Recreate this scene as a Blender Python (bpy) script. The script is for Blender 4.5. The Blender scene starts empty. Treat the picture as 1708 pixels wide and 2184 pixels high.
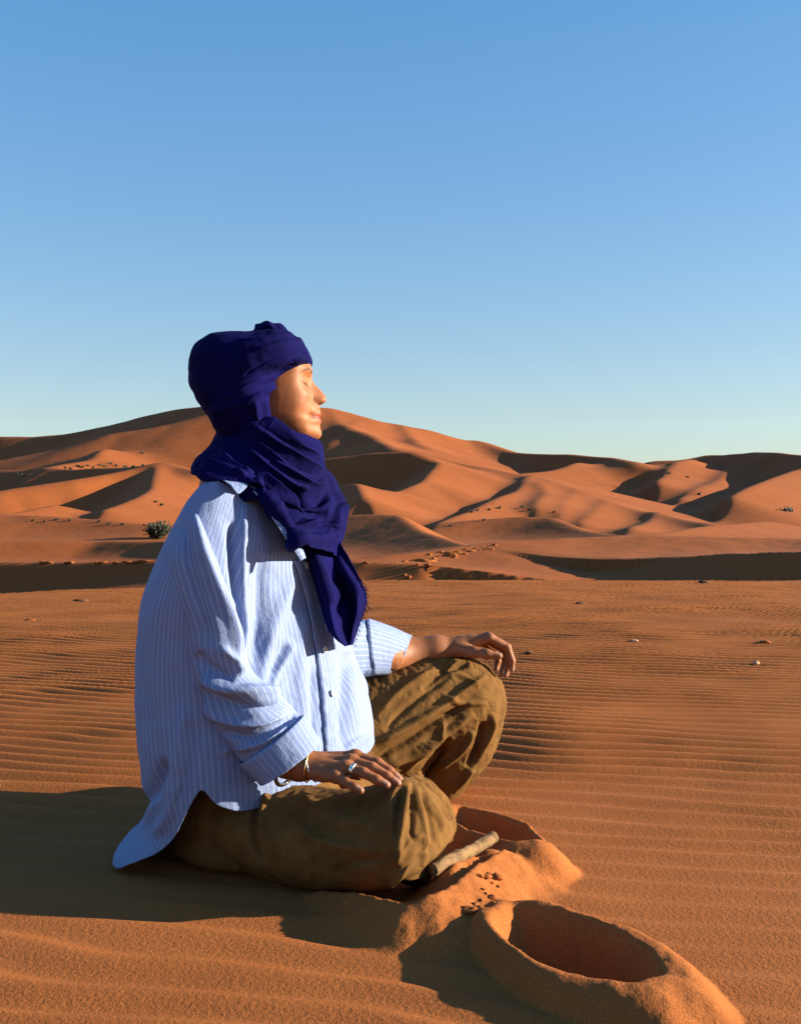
import bpy, bmesh, math, random
import numpy as np
from mathutils import Vector
rng = np.random.default_rng(7)
random.seed(7)
S = bpy.context.scene
COL = S.collection

# ------------------------------------------------------------------ camera, sky, sun, exposure
F = 2342.0            # focal length in the pixels of a 1708 x 2184 picture
CX, HY, H = 854.0, 1130.0, 0.55      # optical axis, horizon row, camera height
cam = bpy.data.cameras.new('camera'); camo = bpy.data.objects.new('camera', cam); COL.objects.link(camo)
camo.location = (0, 0, H); camo.rotation_euler = (math.radians(90), 0, 0)
cam.sensor_fit = 'VERTICAL'; cam.sensor_height = 36; cam.lens = 36 * F / 2184
cam.shift_y = (HY - 1092) / 2184
cam.clip_start = 0.05; cam.clip_end = 8000
S.camera = camo
SUN_EL, SUN_AZ = 15.0, 3.0          # the sun stands to the right, square to the view
w = bpy.data.worlds.new('World'); S.world = w; w.use_nodes = True
nt = w.node_tree; nt.nodes.clear()
sky = nt.nodes.new('ShaderNodeTexSky'); sky.sky_type = 'NISHITA'; sky.sun_disc = False
sky.sun_elevation = math.radians(SUN_EL); sky.sun_rotation = math.radians(90 - SUN_AZ)
sky.altitude = 700; sky.air_density = 1.5; sky.dust_density = 1.0; sky.ozone_density = 5.0
bg = nt.nodes.new('ShaderNodeBackground'); bg.inputs[1].default_value = 0.114
wo = nt.nodes.new('ShaderNodeOutputWorld')
hs = nt.nodes.new('ShaderNodeHueSaturation'); hs.inputs['Hue'].default_value = 0.519; hs.inputs['Saturation'].default_value = 1.27     # the phone's vivid colour
nt.links.new(sky.outputs[0], hs.inputs['Color']); gm = nt.nodes.new('ShaderNodeGamma'); gm.inputs[1].default_value = 0.6; nt.links.new(hs.outputs[0], gm.inputs[0]); nt.links.new(gm.outputs[0], bg.inputs[0]); nt.links.new(bg.outputs[0], wo.inputs[0])
sl = bpy.data.lights.new('sun', 'SUN'); slo = bpy.data.objects.new('sun', sl); COL.objects.link(slo)
sl.energy = 5.0; sl.angle = math.radians(0.53); sl.color = (1.0, 0.88, 0.66)
e_, a_ = math.radians(SUN_EL), math.radians(SUN_AZ)
SUN = Vector((math.cos(e_) * math.cos(a_), math.cos(e_) * math.sin(a_), math.sin(e_)))
slo.rotation_euler = SUN.to_track_quat('Z', 'Y').to_euler(); slo.location = (5, 1, 3)
S.view_settings.view_transform = 'Standard'; S.view_settings.look = 'None'
S.view_settings.exposure = 1.7; S.view_settings.gamma = 1.0

# ------------------------------------------------------------------ helpers
def P(px, py, Y):
    return np.array([(px - CX) * Y / F, Y, H + (HY - py) * Y / F])
def proj(V):
    return np.stack([CX + F * V[..., 0] / V[..., 1], HY - F * (V[..., 2] - H) / V[..., 1]], -1)
def sstep(a, b, x):
    t = np.clip((x - a) / (b - a), 0, 1); return t * t * (3 - 2 * t)

_perm = np.random.default_rng(3).permutation(512)
_perm = np.concatenate([_perm, _perm]).astype(np.int64)
_g3 = np.random.default_rng(5).normal(size=(512, 3)); _g3 /= np.linalg.norm(_g3, axis=1, keepdims=True)
def noise3(x, y, z):
    x, y, z = np.broadcast_arrays(np.asarray(x, float), np.asarray(y, float), np.asarray(z, float))
    xi, yi, zi = np.floor(x).astype(np.int64), np.floor(y).astype(np.int64), np.floor(z).astype(np.int64)
    xf, yf, zf = x - xi, y - yi, z - zi
    xi &= 511; yi &= 511; zi &= 511
    f = lambda t: t * t * t * (t * (t * 6 - 15) + 10)
    u, v, w_ = f(xf), f(yf), f(zf)
    out = 0
    for dx in (0, 1):
        for dy in (0, 1):
            for dz in (0, 1):
                h = _perm[(_perm[(_perm[(xi + dx) & 511] + yi + dy) & 511] + zi + dz) & 511]
                g = _g3[h]
                d = g[..., 0] * (xf - dx) + g[..., 1] * (yf - dy) + g[..., 2] * (zf - dz)
                out = out + d * (u if dx else 1 - u) * (v if dy else 1 - v) * (w_ if dz else 1 - w_)
    return out
def noise2(x, y, s=0.0): return noise3(x, y, np.full(np.shape(x), 0.37 + s))
def fbm2(x, y, o=4, s=0.0):
    r, a = 0, 1.0
    for i in range(o):
        r = r + a * noise2(x * 2 ** i, y * 2 ** i, s + i * 7.3); a *= 0.5
    return r

def catmull(pts, n, closed=False):
    """resample control rows pts[k, ...] to n samples along axis 0"""
    pts = np.asarray(pts, float); k = len(pts)
    t = np.linspace(0, k if closed else k - 1, n, endpoint=not closed)
    i = np.floor(t).astype(int); f = t - i
    if not closed:
        m = i >= k - 1; i = np.where(m, k - 2, i); f = np.where(m, 1.0, f)
        ext = np.concatenate([2 * pts[:1] - pts[1:2], pts, 2 * pts[-1:] - pts[-2:-1]])
        g = lambda o: ext[i + 1 + o]
    else:
        g = lambda o: pts[(i + o) % k]
    f = f.reshape((-1,) + (1,) * (pts.ndim - 1))
    p0, p1, p2, p3 = g(-1), g(0), g(1), g(2)
    return 0.5 * (2 * p1 + (p2 - p0) * f + (2 * p0 - 5 * p1 + 4 * p2 - p3) * f ** 2 + (3 * p1 - p0 - 3 * p2 + p3) * f ** 3)

def gnormal(V, cu):
    """normals of a grid V[v, u, 3]"""
    if cu: du = np.roll(V, -1, 1) - np.roll(V, 1, 1)
    else: du = np.gradient(V, axis=1)
    dv = np.gradient(V, axis=0)
    n = np.cross(du, dv); return n / np.maximum(np.linalg.norm(n, axis=-1, keepdims=True), 1e-12)

def tube(rings, nu, nv, power=1.0, phase=0.0):
    """rings: (Lpx, Lpy, Rpx, Rpy, Y, W[, YL, YR]).  t=0 right edge, t=90deg near the camera, t=180deg left edge"""
    A, B, C = [], [], []
    for r in rings:
        yl = r[6] if len(r) > 6 else r[4]; yr = r[7] if len(r) > 7 else r[4]
        L, R = P(r[0], r[1], yl), P(r[2], r[3], yr)
        A.append((L + R) / 2); B.append((R - L) / 2); C.append(np.array([0, -r[5], 0.0]))
    A, B, C = catmull(A, nv), catmull(B, nv), catmull(C, nv)
    t = np.linspace(0, 2 * np.pi, nu, endpoint=False) + phase
    c, s = np.cos(t), np.sin(t)
    c = np.sign(c) * np.abs(c) ** power; s = np.sign(s) * np.abs(s) ** power
    return A[:, None] + B[:, None] * c[None, :, None] + C[:, None] * s[None, :, None]

def outward(V, cu=True):
    n = gnormal(V, cu); c = V.mean(1, keepdims=True)
    return n if ((V - c) * n).sum(-1).mean() > 0 else -n

def poly_dist(q, line):
    """distance and signed side of points q[...,2] to polyline; also parameter 0..1"""
    line = np.asarray(line, float)
    best = np.full(q.shape[:-1], 1e9); sg = np.zeros(q.shape[:-1]); par = np.zeros(q.shape[:-1])
    n = len(line) - 1
    for i in range(n):
        a, b = line[i], line[i + 1]; d = b - a; L2 = d @ d
        t = np.clip(((q - a) @ d) / L2, 0, 1)
        e = q - (a + t[..., None] * d); dd = np.sqrt((e ** 2).sum(-1))
        m = dd < best
        best = np.where(m, dd, best)
        sg = np.where(m, np.sign(d[0] * e[..., 1] - d[1] * e[..., 0]), sg)
        par = np.where(m, (i + t) / n, par)
    return best, sg, par

def smoothline(line, n=24): return catmull(np.asarray(line, float), n)

def crease(V, N, lines, near=True):
    """raise or sink folds along lines: (points in picture pixels, height m, half width px, kind)"""
    q = proj(V); face = (N * np.array([0, -1, 0.0])).sum(-1) > -0.15 if near else np.ones(V.shape[:-1], bool)
    D = np.zeros(V.shape[:-1])
    for pts, amp, wd, kind in lines:
        d, sg, t = poly_dist(q, smoothline(pts))
        tap = np.clip(np.minimum(t, 1 - t) * 6, 0, 1) if kind != 'full' else 1.0
        tap = tap ** 0.7 if kind != 'full' else 1.0
        if kind == 'step':     # an overlapping edge: high on the left-hand side of the line (picture sense), sloping off
            sd = sg * d; D += np.where(face, amp * tap * sstep(-.9 * wd, .25 * wd, sd) * np.exp(-np.clip(sd, 0, None) / (wd * 3)), 0)
        elif kind == 'sharp':
            D += np.where(face, amp * tap * np.exp(-d / wd), 0)
        else:
            D += np.where(face, amp * tap * np.exp(-(d / wd) ** 2), 0)
    return V + N * D[..., None]

def lap(V, cu, n=2):
    for _ in range(n):
        if cu: A = (np.roll(V, 1, 1) + np.roll(V, -1, 1)) / 2
        else: A = V.copy(); A[:, 1:-1] = (V[:, :-2] + V[:, 2:]) / 2
        B = V.copy(); B[1:-1] = (V[:-2] + V[2:]) / 2
        V = V * .4 + A * .3 + B * .3
    return V
def buckle(V, cu, su, sv, lo, hi, iters=120, bend=0.35, seed=1, amp=0.002, pin0=True, pin1=True, freq=60.0):
    """let a sheet that is a little too large for its shape settle into wrinkles (distance constraints, numpy)"""
    N = outward(V, cu) if cu else gnormal(V, cu)
    n = noise3(V[..., 0] * freq + seed * 3.1, V[..., 1] * freq, V[..., 2] * freq) + 0.6 * noise3(V[..., 0] * freq * .4 + seed, V[..., 1] * freq * .4, V[..., 2] * freq * .4)
    Pn = V + N * (amp * n)[..., None]
    sh = lambda A, k, ax: np.roll(A, -k, ax)
    def edges(k, ax, sc):
        L = np.linalg.norm(sh(V, k, ax) - V, axis=-1) * sc
        m = np.ones(L.shape)
        if ax == 0: m[-k:] = 0
        elif not cu: m[:, -k:] = 0
        return k, ax, L, m
    E = [edges(1, 0, sv), edges(1, 1, su)]
    Bd = [edges(2, 0, sv * 0.985), edges(2, 1, su * 0.985), edges(4, 0, sv * .95), edges(4, 1, su * .95)]
    def diag(s):
        B = np.roll(np.roll(V, -1, 0), -s, 1); L = np.linalg.norm(B - V, axis=-1) * (su + sv) / 2
        m = np.ones(L.shape); m[-1] = 0
        if not cu: m[:, -1 if s == 1 else 0] = 0
        return s, L, m
    Dg = [diag(1), diag(-1)]
    for it in range(iters):
        acc = np.zeros_like(Pn)
        for (k, ax, L, m), st in [(e, .42) for e in E] + [(b, bend * .4) for b in Bd]:
            d = sh(Pn, k, ax) - Pn; l = np.linalg.norm(d, axis=-1) + 1e-12
            c = (d * ((l - L) / l * m * 0.5 * st)[..., None])
            acc += c - np.roll(c, k, ax)
        for s, L, m in Dg:
            d = np.roll(np.roll(Pn, -1, 0), -s, 1) - Pn; l = np.linalg.norm(d, axis=-1) + 1e-12
            c = d * ((l - L) / l * m * 0.5 * .2)[..., None]
            acc += c - np.roll(np.roll(c, 1, 0), s, 1)
        Pn = Pn + acc
        d = ((Pn - V) * N).sum(-1)
        Pn += N * (np.clip(d, lo, hi) - d)[..., None] * 0.8
        if pin0: Pn[0] = V[0]
        if pin1: Pn[-1] = V[-1]
    return Pn

def link(name, me, mat, parent=None):
    o = bpy.data.objects.new(name, me); COL.objects.link(o)
    if mat: me.materials.append(mat)
    if parent: o.parent = parent
    return o
def tag(o, label=None, cat=None, group=None, kind=None):
    for k, v in (('label', label), ('category', cat), ('group', group), ('kind', kind)):
        if v: o[k] = v
    return o
def smooth(me): me.polygons.foreach_set('use_smooth', np.ones(len(me.polygons), bool)); me.update()

def grid_faces(nv, nu, cu, off=0):
    idx = np.arange(nv * nu).reshape(nv, nu) + off
    if cu: a, b = idx, np.roll(idx, -1, 1)
    else: a, b = idx[:, :-1], idx[:, 1:]
    return np.stack([a[:-1], b[:-1], b[1:], a[1:]], -1).reshape(-1, 4)

def mesh_arrays(name, V, Fc, uv=None):
    me = bpy.data.meshes.new(name)
    V = np.ascontiguousarray(V, np.float32).reshape(-1, 3); Fc = np.asarray(Fc, np.int32)
    me.vertices.add(len(V)); me.vertices.foreach_set('co', V.ravel())
    k = Fc.shape[1]
    me.loops.add(Fc.size); me.loops.foreach_set('vertex_index', Fc.ravel())
    me.polygons.add(len(Fc)); me.polygons.foreach_set('loop_start', np.arange(0, Fc.size, k, dtype=np.int32))
    me.polygons.foreach_set('loop_total', np.full(len(Fc), k, np.int32))
    me.update(calc_edges=True)
    if uv is not None:
        l = me.uv_layers.new(name='UVMap'); l.data.foreach_set('uv', np.asarray(uv, np.float32).ravel())
    me.validate(); smooth(me); return me

def grid_obj(name, V, cu, mat, parent=None, uvg=None, cap0=False, cap1=False, thick=0.0, flip=None):
    """V[v,u,3] -> mesh object with metric uv (u across, v along)"""
    nv, nu = V.shape[:2]
    Fc = grid_faces(nv, nu, cu)
    Vf = V.reshape(-1, 3)
    n = outward(V, cu) if cu else None
    g = gnormal(V, cu)
    # uv in metres: u from mean ring length, v from mean column length
    if uvg is None:
        d = np.linalg.norm(np.diff(V, axis=1, append=V[:, :1] if cu else V[:, -1:]), axis=-1).mean(0)
        u = np.concatenate([[0], np.cumsum(d)])
        dv = np.linalg.norm(np.diff(V, axis=0), axis=-1).mean(1); v = np.concatenate([[0], np.cumsum(dv)])
        iu = np.arange(nu - 0 if cu else nu - 1); iv = np.arange(nv - 1)
        uu0 = np.broadcast_to(u[iu][None], (nv - 1, len(iu))); uu1 = np.broadcast_to(u[iu + 1][None], (nv - 1, len(iu)))
        vv0 = np.broadcast_to(v[iv][:, None], uu0.shape); vv1 = np.broadcast_to(v[iv + 1][:, None], uu0.shape)
        uv = np.stack([np.stack([uu0, vv0], -1), np.stack([uu1, vv0], -1), np.stack([uu1, vv1], -1), np.stack([uu0, vv1], -1)], 2).reshape(-1, 2)
    else:
        U = uvg.reshape(-1, 2)[Fc.ravel()].reshape(-1, 4, 2).copy()
        uv = U.reshape(-1, 2)
    if cu and ((V - V.mean(1, keepdims=True)) * g).sum() < 0:
        Fc = Fc[:, ::-1]; uv = uv.reshape(-1, 4, 2)[:, ::-1].reshape(-1, 2)
    if flip: Fc = Fc[:, ::-1]; uv = uv.reshape(-1, 4, 2)[:, ::-1].reshape(-1, 2)
    me = mesh_arrays(name, Vf, Fc, uv)
    if cap0 or cap1:
        bm = bmesh.new(); bm.from_mesh(me); bm.verts.ensure_lookup_table()
        for on, base in ((cap0, 0), (cap1, (nv - 1) * nu)):
            if on:
                c = bm.verts.new(Vf[base:base + nu].mean(0))
                for j in range(nu):
                    try: bm.faces.new((bm.verts[base + j], bm.verts[base + (j + 1) % nu], c))
                    except Exception: pass
                    bm.verts.ensure_lookup_table()
        bmesh.ops.recalc_face_normals(bm, faces=bm.faces)
        bm.to_mesh(me); bm.free(); smooth(me)
    o = link(name, me, mat, parent)
    if thick:
        m = o.modifiers.new('thickness', 'SOLIDIFY'); m.thickness = thick; m.offset = -1
    return o

def join_meshes(name, objs, mat, parent=None):
    """one object from several meshes (they are pieces of one cloth or one body)"""
    dg = bpy.context.evaluated_depsgraph_get()
    bm = bmesh.new()
    for o in objs:
        me = bpy.data.meshes.new_from_object(o.evaluated_get(dg)); bm.from_mesh(me); bpy.data.meshes.remove(me)
    for o in objs: bpy.data.objects.remove(o)
    me = bpy.data.meshes.new(name); bm.to_mesh(me); bm.free(); smooth(me)
    me.materials.clear()
    return link(name, me, mat, parent)

# signed distance pieces and surface nets
def sd_cap(Q, a, b, ra, rb):
    a, b = np.asarray(a), np.asarray(b); ba = b - a
    t = np.clip(((Q - a) @ ba) / (ba @ ba), 0, 1)
    return np.linalg.norm(Q - a - t[..., None] * ba, axis=-1) - (ra + (rb - ra) * t)
def sd_ell(Q, c, r):
    q = (Q - np.asarray(c)) / np.asarray(r); k = np.linalg.norm(q, axis=-1)
    return (k - 1) * min(r)
def smin(a, b, k):
    h = np.clip(0.5 + 0.5 * (b - a) / k, 0, 1); return b + (a - b) * h - k * h * (1 - h)
def surface_net(fn, lo, hi, h):
    lo, hi = np.asarray(lo, float), np.asarray(hi, float)
    n = np.ceil((hi - lo) / h).astype(int) + 1
    ax = [lo[i] + h * np.arange(n[i]) for i in range(3)]
    Q = np.stack(np.meshgrid(*ax, indexing='ij'), -1)
    D = fn(Q)
    s = D < 0
    c = np.zeros(tuple(n - 1), int)
    offs = [(i, j, k) for i in (0, 1) for j in (0, 1) for k in (0, 1)]
    sl_ = lambda o: tuple(slice(o[i], n[i] - 1 + o[i]) for i in range(3))
    for o in offs: c += s[sl_(o)]
    act = (c > 0) & (c < 8)
    ids = -np.ones(act.shape, int); ids[act] = np.arange(act.sum())
    ci = np.argwhere(act)
    acc = np.zeros((len(ci), 3)); cnt = np.zeros(len(ci))
    for a in offs:
        for d in range(3):
            if a[d] == 0:
                b = list(a); b[d] = 1
                da = D[ci[:, 0] + a[0], ci[:, 1] + a[1], ci[:, 2] + a[2]]; db = D[ci[:, 0] + b[0], ci[:, 1] + b[1], ci[:, 2] + b[2]]
                m = (da < 0) != (db < 0)
                t = np.where(m, da / np.where(m, da - db, 1), 0)
                p = np.array(a, float)[None] + t[:, None] * (np.array(b) - np.array(a))[None]
                acc += np.where(m[:, None], p, 0); cnt += m
    V = lo + h * (ci + acc / cnt[:, None])
    faces = []
    for d in range(3):
        e1, e2 = (d + 1) % 3, (d + 2) % 3
        slA = [slice(1, n[i] - 1) for i in range(3)]; slA[d] = slice(0, n[d] - 1)
        slB = list(slA); slB[d] = slice(1, n[d])
        sa, sb = s[tuple(slA)], s[tuple(slB)]
        for flip in (0, 1):
            m = (sa & ~sb) if not flip else (~sa & sb)
            q = np.argwhere(m); q[:, e1] += 1; q[:, e2] += 1
            def g(o1, o2):
                r = q.copy(); r[:, e1] += o1; r[:, e2] += o2; return ids[r[:, 0], r[:, 1], r[:, 2]]
            f = np.stack([g(-1, -1), g(0, -1), g(0, 0), g(-1, 0)], -1)
            faces.append(f[:, ::-1] if flip else f)
    return V, np.concatenate(faces)

# ------------------------------------------------------------------ materials
def new_mat(name):
    m = bpy.data.materials.new(name); m.use_nodes = True
    n = m.node_tree; b = n.nodes['Principled BSDF']; return m, n, b
def nd(n, t, **kw):
    x = n.nodes.new(t)
    for k, v in kw.items(): setattr(x, k, v)
    return x
def noise_node(n, scale, detail=4, rough=0.55, vec=None):
    x = nd(n, 'ShaderNodeTexNoise'); x.inputs['Scale'].default_value = scale; x.inputs['Detail'].default_value = detail
    x.inputs['Roughness'].default_value = rough
    if vec: n.links.new(vec, x.inputs['Vector'])
    return x
def ramp(n, src, stops):
    r = nd(n, 'ShaderNodeValToRGB'); n.links.new(src, r.inputs[0])
    e = r.color_ramp.elements
    e[0].position, e[0].color = stops[0][0], (*stops[0][1], 1)
    e[1].position, e[1].color = stops[-1][0], (*stops[-1][1], 1)
    for p, c in stops[1:-1]:
        x = e.new(p); x.color = (*c, 1)
    return r
def bump(n, b, src, dist, strength=1.0, prev=None):
    u = nd(n, 'ShaderNodeBump'); u.inputs['Distance'].default_value = dist; u.inputs['Strength'].default_value = strength
    n.links.new(src, u.inputs['Height'])
    if prev: n.links.new(prev.outputs[0], u.inputs['Normal'])
    n.links.new(u.outputs[0], b.inputs['Normal']); return u

def sand_mat(name, c0, c1, big, grain=None):
    m, n, b = new_mat(name)
    tc = nd(n, 'ShaderNodeNewGeometry')
    a = noise_node(n, big, 5, 0.6, tc.outputs['Position'])
    r = ramp(n, a.outputs[0], [(0.3, c0), (0.7, c1)])
    b.inputs['Roughness'].default_value = 0.95; b.inputs['Specular IOR Level'].default_value = 0.1
    if grain:
        g = noise_node(n, 420, 2, 0.6, tc.outputs['Position']); g2 = noise_node(n, 130, 3, 0.7, tc.outputs['Position'])
        mx = nd(n, 'ShaderNodeMix', data_type='RGBA', blend_type='MULTIPLY'); mx.inputs[0].default_value = 1.0
        rg = ramp(n, g.outputs[0], [(0.3, (0.72, .70, .68)), (0.7, (1.22, 1.24, 1.26))])
        n.links.new(r.outputs[0], mx.inputs[6]); n.links.new(rg.outputs[0], mx.inputs[7])
        n.links.new(mx.outputs[2], b.inputs['Base Color'])
        b1 = bump(n, b, g2.outputs[0], 0.006, grain); bump(n, b, g.outputs[0], 0.0015, grain, b1)
    else:
        n.links.new(r.outputs[0], b.inputs['Base Color'])
        mp = nd(n, 'ShaderNodeMapping'); mp.inputs['Scale'].default_value = (.5, 1.6, .6); n.links.new(tc.outputs['Position'], mp.inputs[0])
        w1 = noise_node(n, 1.1, 4, .6, mp.outputs[0]); w2 = noise_node(n, .22, 4, .55, tc.outputs['Position'])
        b1 = bump(n, b, w1.outputs[0], .06, .25); bump(n, b, w2.outputs[0], .5, .3, b1)
    return m
SAND = sand_mat('sand', (0.245, 0.0755, 0.0195), (0.315, 0.102, 0.028), 1.7, 0.30)
DUNE = sand_mat('dune_sand', (0.215, 0.057, 0.0145), (0.272, 0.079, 0.0215), 0.05)

# ------------------------------------------------------------------ near ground
def seg_ridge(x, y, line, s_left, s_right):
    """height of a crest line falling off with its own slope on each side. line: (x,y,z)"""
    out = np.full(np.shape(x), -1e9)
    for i in range(len(line) - 1):
        a, b = np.array(line[i]), np.array(line[i + 1]); d = b[:2] - a[:2]; L2 = d @ d
        t = np.clip(((x - a[0]) * d[0] + (y - a[1]) * d[1]) / L2, 0, 1)
        ex, ey = x - a[0] - t * d[0], y - a[1] - t * d[1]
        dist = np.hypot(ex, ey); side = d[0] * ey - d[1] * ex     # >0: left of the walking direction
        out = np.maximum(out, a[2] + t * (b[2] - a[2]) - np.where(side > 0, s_left, s_right) * dist)
    return out
def smax(a, b, k):
    return -smin(-a, -b, k)

def gp(px, py, z=0.0):       # picture point on the level z
    Y = (H - z) * F / (py - HY); p = P(px, py, Y); return (p[0], p[1], z)

def ripples(x, y):
    wx = x + 0.25 * noise2(x * .7, y * .7, 1.0)
    ph = y + 0.30 * x + 0.16 * noise2(wx * .9, y * .5, 2.0) + 0.085 * noise2(x * 1.9, y * 2.6, 9.0) + .02 * noise2(x * 5, y * 7, 13.0)
    lam = 0.090
    p = ph / lam; fr = p - np.floor(p)
    prof = np.where(fr < 0.68, fr / 0.68, (1 - fr) / 0.32)
    prof = prof * prof * (3 - 2 * prof)
    amp = np.clip(0.78 + 0.95 * fbm2(x * 1.1 + 5, y * 1.4, 3, 4.0), 0.12, 1.35)
    far = sstep(1.9, 4.2, y)
    amp = amp * (0.26 + 0.26 * sstep(1.55, 2.3, y) + 0.48 * far)
    return 0.034 * amp * (prof - 0.5)

def pit(x, y, c, ang, a, b, rim, depth, out, lob=0.12, seed=0.0, wall=0.55, lean=0.0):
    """dug hollow with a heaped rim"""
    ca, sa = math.cos(ang), math.sin(ang)
    dx, dy = x - c[0], y - c[1]
    u, v = (dx * ca + dy * sa) / a, (-dx * sa + dy * ca) / b
    th = np.arctan2(v, u)
    q = np.hypot(u, v) / (1 + lob * noise2(np.cos(th) * 1.7, np.sin(th) * 1.7, seed) )
    m = (a + b) / 2
    out = out * (1 + lean * (dx * .96 - dy * .28) / np.maximum(np.hypot(dx, dy), 1e-6))
    o = np.clip((q - 1) * m / out, 0, 1)
    lump = 1 + 0.5 * noise2(np.cos(th) * 2.0 + 3, np.sin(th) * 2.0, seed + 5) * sstep(0, .5, o)
    rim = rim * (1 + .16 * noise2(np.cos(th) * 1.6, np.sin(th) * 1.6, seed + 9) + .03 * noise2(np.cos(th) * 6, np.sin(th) * 6, seed + 12))
    outside = rim * (1 - o ** 2.0) ** 1.1 * lump
    inside = rim - (rim + depth) * sstep(0, wall, 1 - q)
    ins = q < 1
    return np.where(ins, inside, outside), ins, (q < 1) | (o < 1), o

def ground_h(x, y):
    z = 0.012 * fbm2(x * .8, y * .8, 3, 11.0) * (np.abs(x) < 60)
    z = z * sstep(0.5, 3, np.hypot(x + .1, y - 1.8)) + 0.0
    rip = ripples(x, y) * (1 - sstep(7, 12, np.abs(x))) * (1 - sstep(13, 15, y)) * sstep(-6, -2, y)
    near = np.ones_like(z)
    base = z
    # the crest at the far end of the plain, then the hollow behind it
    edge = 11.7 - 0.85 * np.clip(-x - .6, 0, 8)
    fall = np.clip(y - edge, 0, None)
    base = base - np.minimum(0.55 * fall ** 2 / (1.2 + fall), 1.9 + .25 * sstep(20, 60, y))
    
    add = np.zeros_like(z); kill = np.zeros_like(z)
    local = (np.abs(x) < 1.2) & (y < 2.7) & (y > .8)
    if local.any():
        X, Yv = x[local], y[local]
        hh = np.zeros(X.shape); inside = np.zeros(X.shape, bool); kl = np.zeros(X.shape)
        # ridge of pushed-up sand in front of the near knee and up to the stick
        line = [gp(690, 1898, .012), gp(760, 1905, .03), gp(870, 1928, .042), gp(930, 1908, .05), gp(985, 1868, .055), gp(1030, 1835, .05), gp(1075, 1812, .05)]
        r = seg_ridge(X, Yv, line, 1.3, .55) + 0.004 * fbm2(X * 30, Yv * 30, 2, 3.0)
        hh = smax(hh, r, .012)
        line = [gp(935, 1880, .03), gp(960, 1850, .05), gp(1000, 1820, .05)]
        hh = smax(hh, seg_ridge(X, Yv, line, .8, .6) + 0.006 * fbm2(X * 45, Yv * 45, 2, 8.0), .01)
        # a clump right of it
        for (px, py, zc, rad) in ((1045, 1850, .045, .05), (1140, 1835, .05, .07), (1100, 1838, .045, .05), (935, 1955, .028, .07), (870, 1962, .022, .08)):
            g = gp(px, py - 8, zc * .5); d2 = ((X - g[0]) ** 2 + (Yv - g[1]) ** 2) / rad ** 2
            hh = smax(hh, zc * (1 - d2) , .012)
        # trench of the far foot
        for (c, ang, a, b, rim, dep, out, lob, sd, ln) in ((( .156, 1.905), math.radians(-64), .138, .052, .040, .05, .040, .12, 2.0, .0),
                                                 (( .214, 1.385), math.radians(-64), .150, .078, .035, .055, .056, .16, 6.0, .40)):
            hp, ins, reach, o = pit(X, Yv, c, ang, a, b, rim, dep, out, lob, sd, .55, ln)
            hh = np.where(ins, hp, np.where(reach, smax(hh, hp, .01), hh)); kl = np.maximum(kl, np.where(reach, 1 - o ** 3, 0))
        # hollow under the knee
        g = gp(860, 1885, 0); d2 = ((X - g[0]) / .10) ** 2 + ((Yv - g[1]) / .06) ** 2
        kl = np.maximum(kl, sstep(0.005, .02, hh))
        hh = hh + (0.0042 * fbm2(X * 16, Yv * 16, 4, 1.0) + .0016 * fbm2(X * 70, Yv * 70, 2, 5.0)) * sstep(.004, .02, np.abs(hh))
        a2 = np.zeros_like(z); a2[local] = hh; add = a2
        k2 = np.zeros_like(z); k2[local] = kl; kill = k2
    calm = 1 - 0.8 * np.exp(-((x + .15) / .55) ** 2 - ((y - 1.75) / .4) ** 2)
    return base + rip * (1 - kill) * calm + add

def spaced(pairs):
    out = [pairs[0][0]]
    for a, b, d0, d1 in pairs:
        v = a; n = max(2, int((b - a) / ((d0 + d1) / 2)))
        t = np.linspace(0, 1, n + 1)[1:]
        s = d0 + (d1 - d0) * t; s = np.cumsum(s); out += list(a + (b - a) * s / s[-1])
    return np.array(out)
xs = spaced([(-6000, -400, 1500, 100), (-400, -40, 60, 4), (-40, -9, 3, .3), (-9, -3, .3, .05), (-3, -1, .05, .012), (-1, -.35, .012, .006), (-.35, .5, .004, .004), (.5, 1, .006, .012), (1, 3, .012, .05), (3, 9, .05, .3), (9, 40, .3, 3), (40, 400, 4, 60), (400, 6000, 100, 1500)])
ys = spaced([(-6000, -300, 1500, 90), (-300, -12, 40, 3), (-12, 0, 2, .1), (0, .9, .1, .02), (.9, 1.12, .02, .004), (1.12, 2.15, .004, .004), (2.15, 3, .004, .009), (3, 13, .009, .022), (13, 17, .1, .2), (17, 60, .6, 8), (60, 6000, 30, 1200)])
GX, GY = np.meshgrid(xs, ys)
GZ = ground_h(GX.ravel(), GY.ravel()).reshape(GX.shape)
ground = link('ground', mesh_arrays('ground', np.stack([GX, GY, GZ], -1), grid_faces(len(ys), len(xs), False)), SAND)
tag(ground, 'rippled orange sand plain with dug hollows round the sitter', kind='structure')

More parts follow.
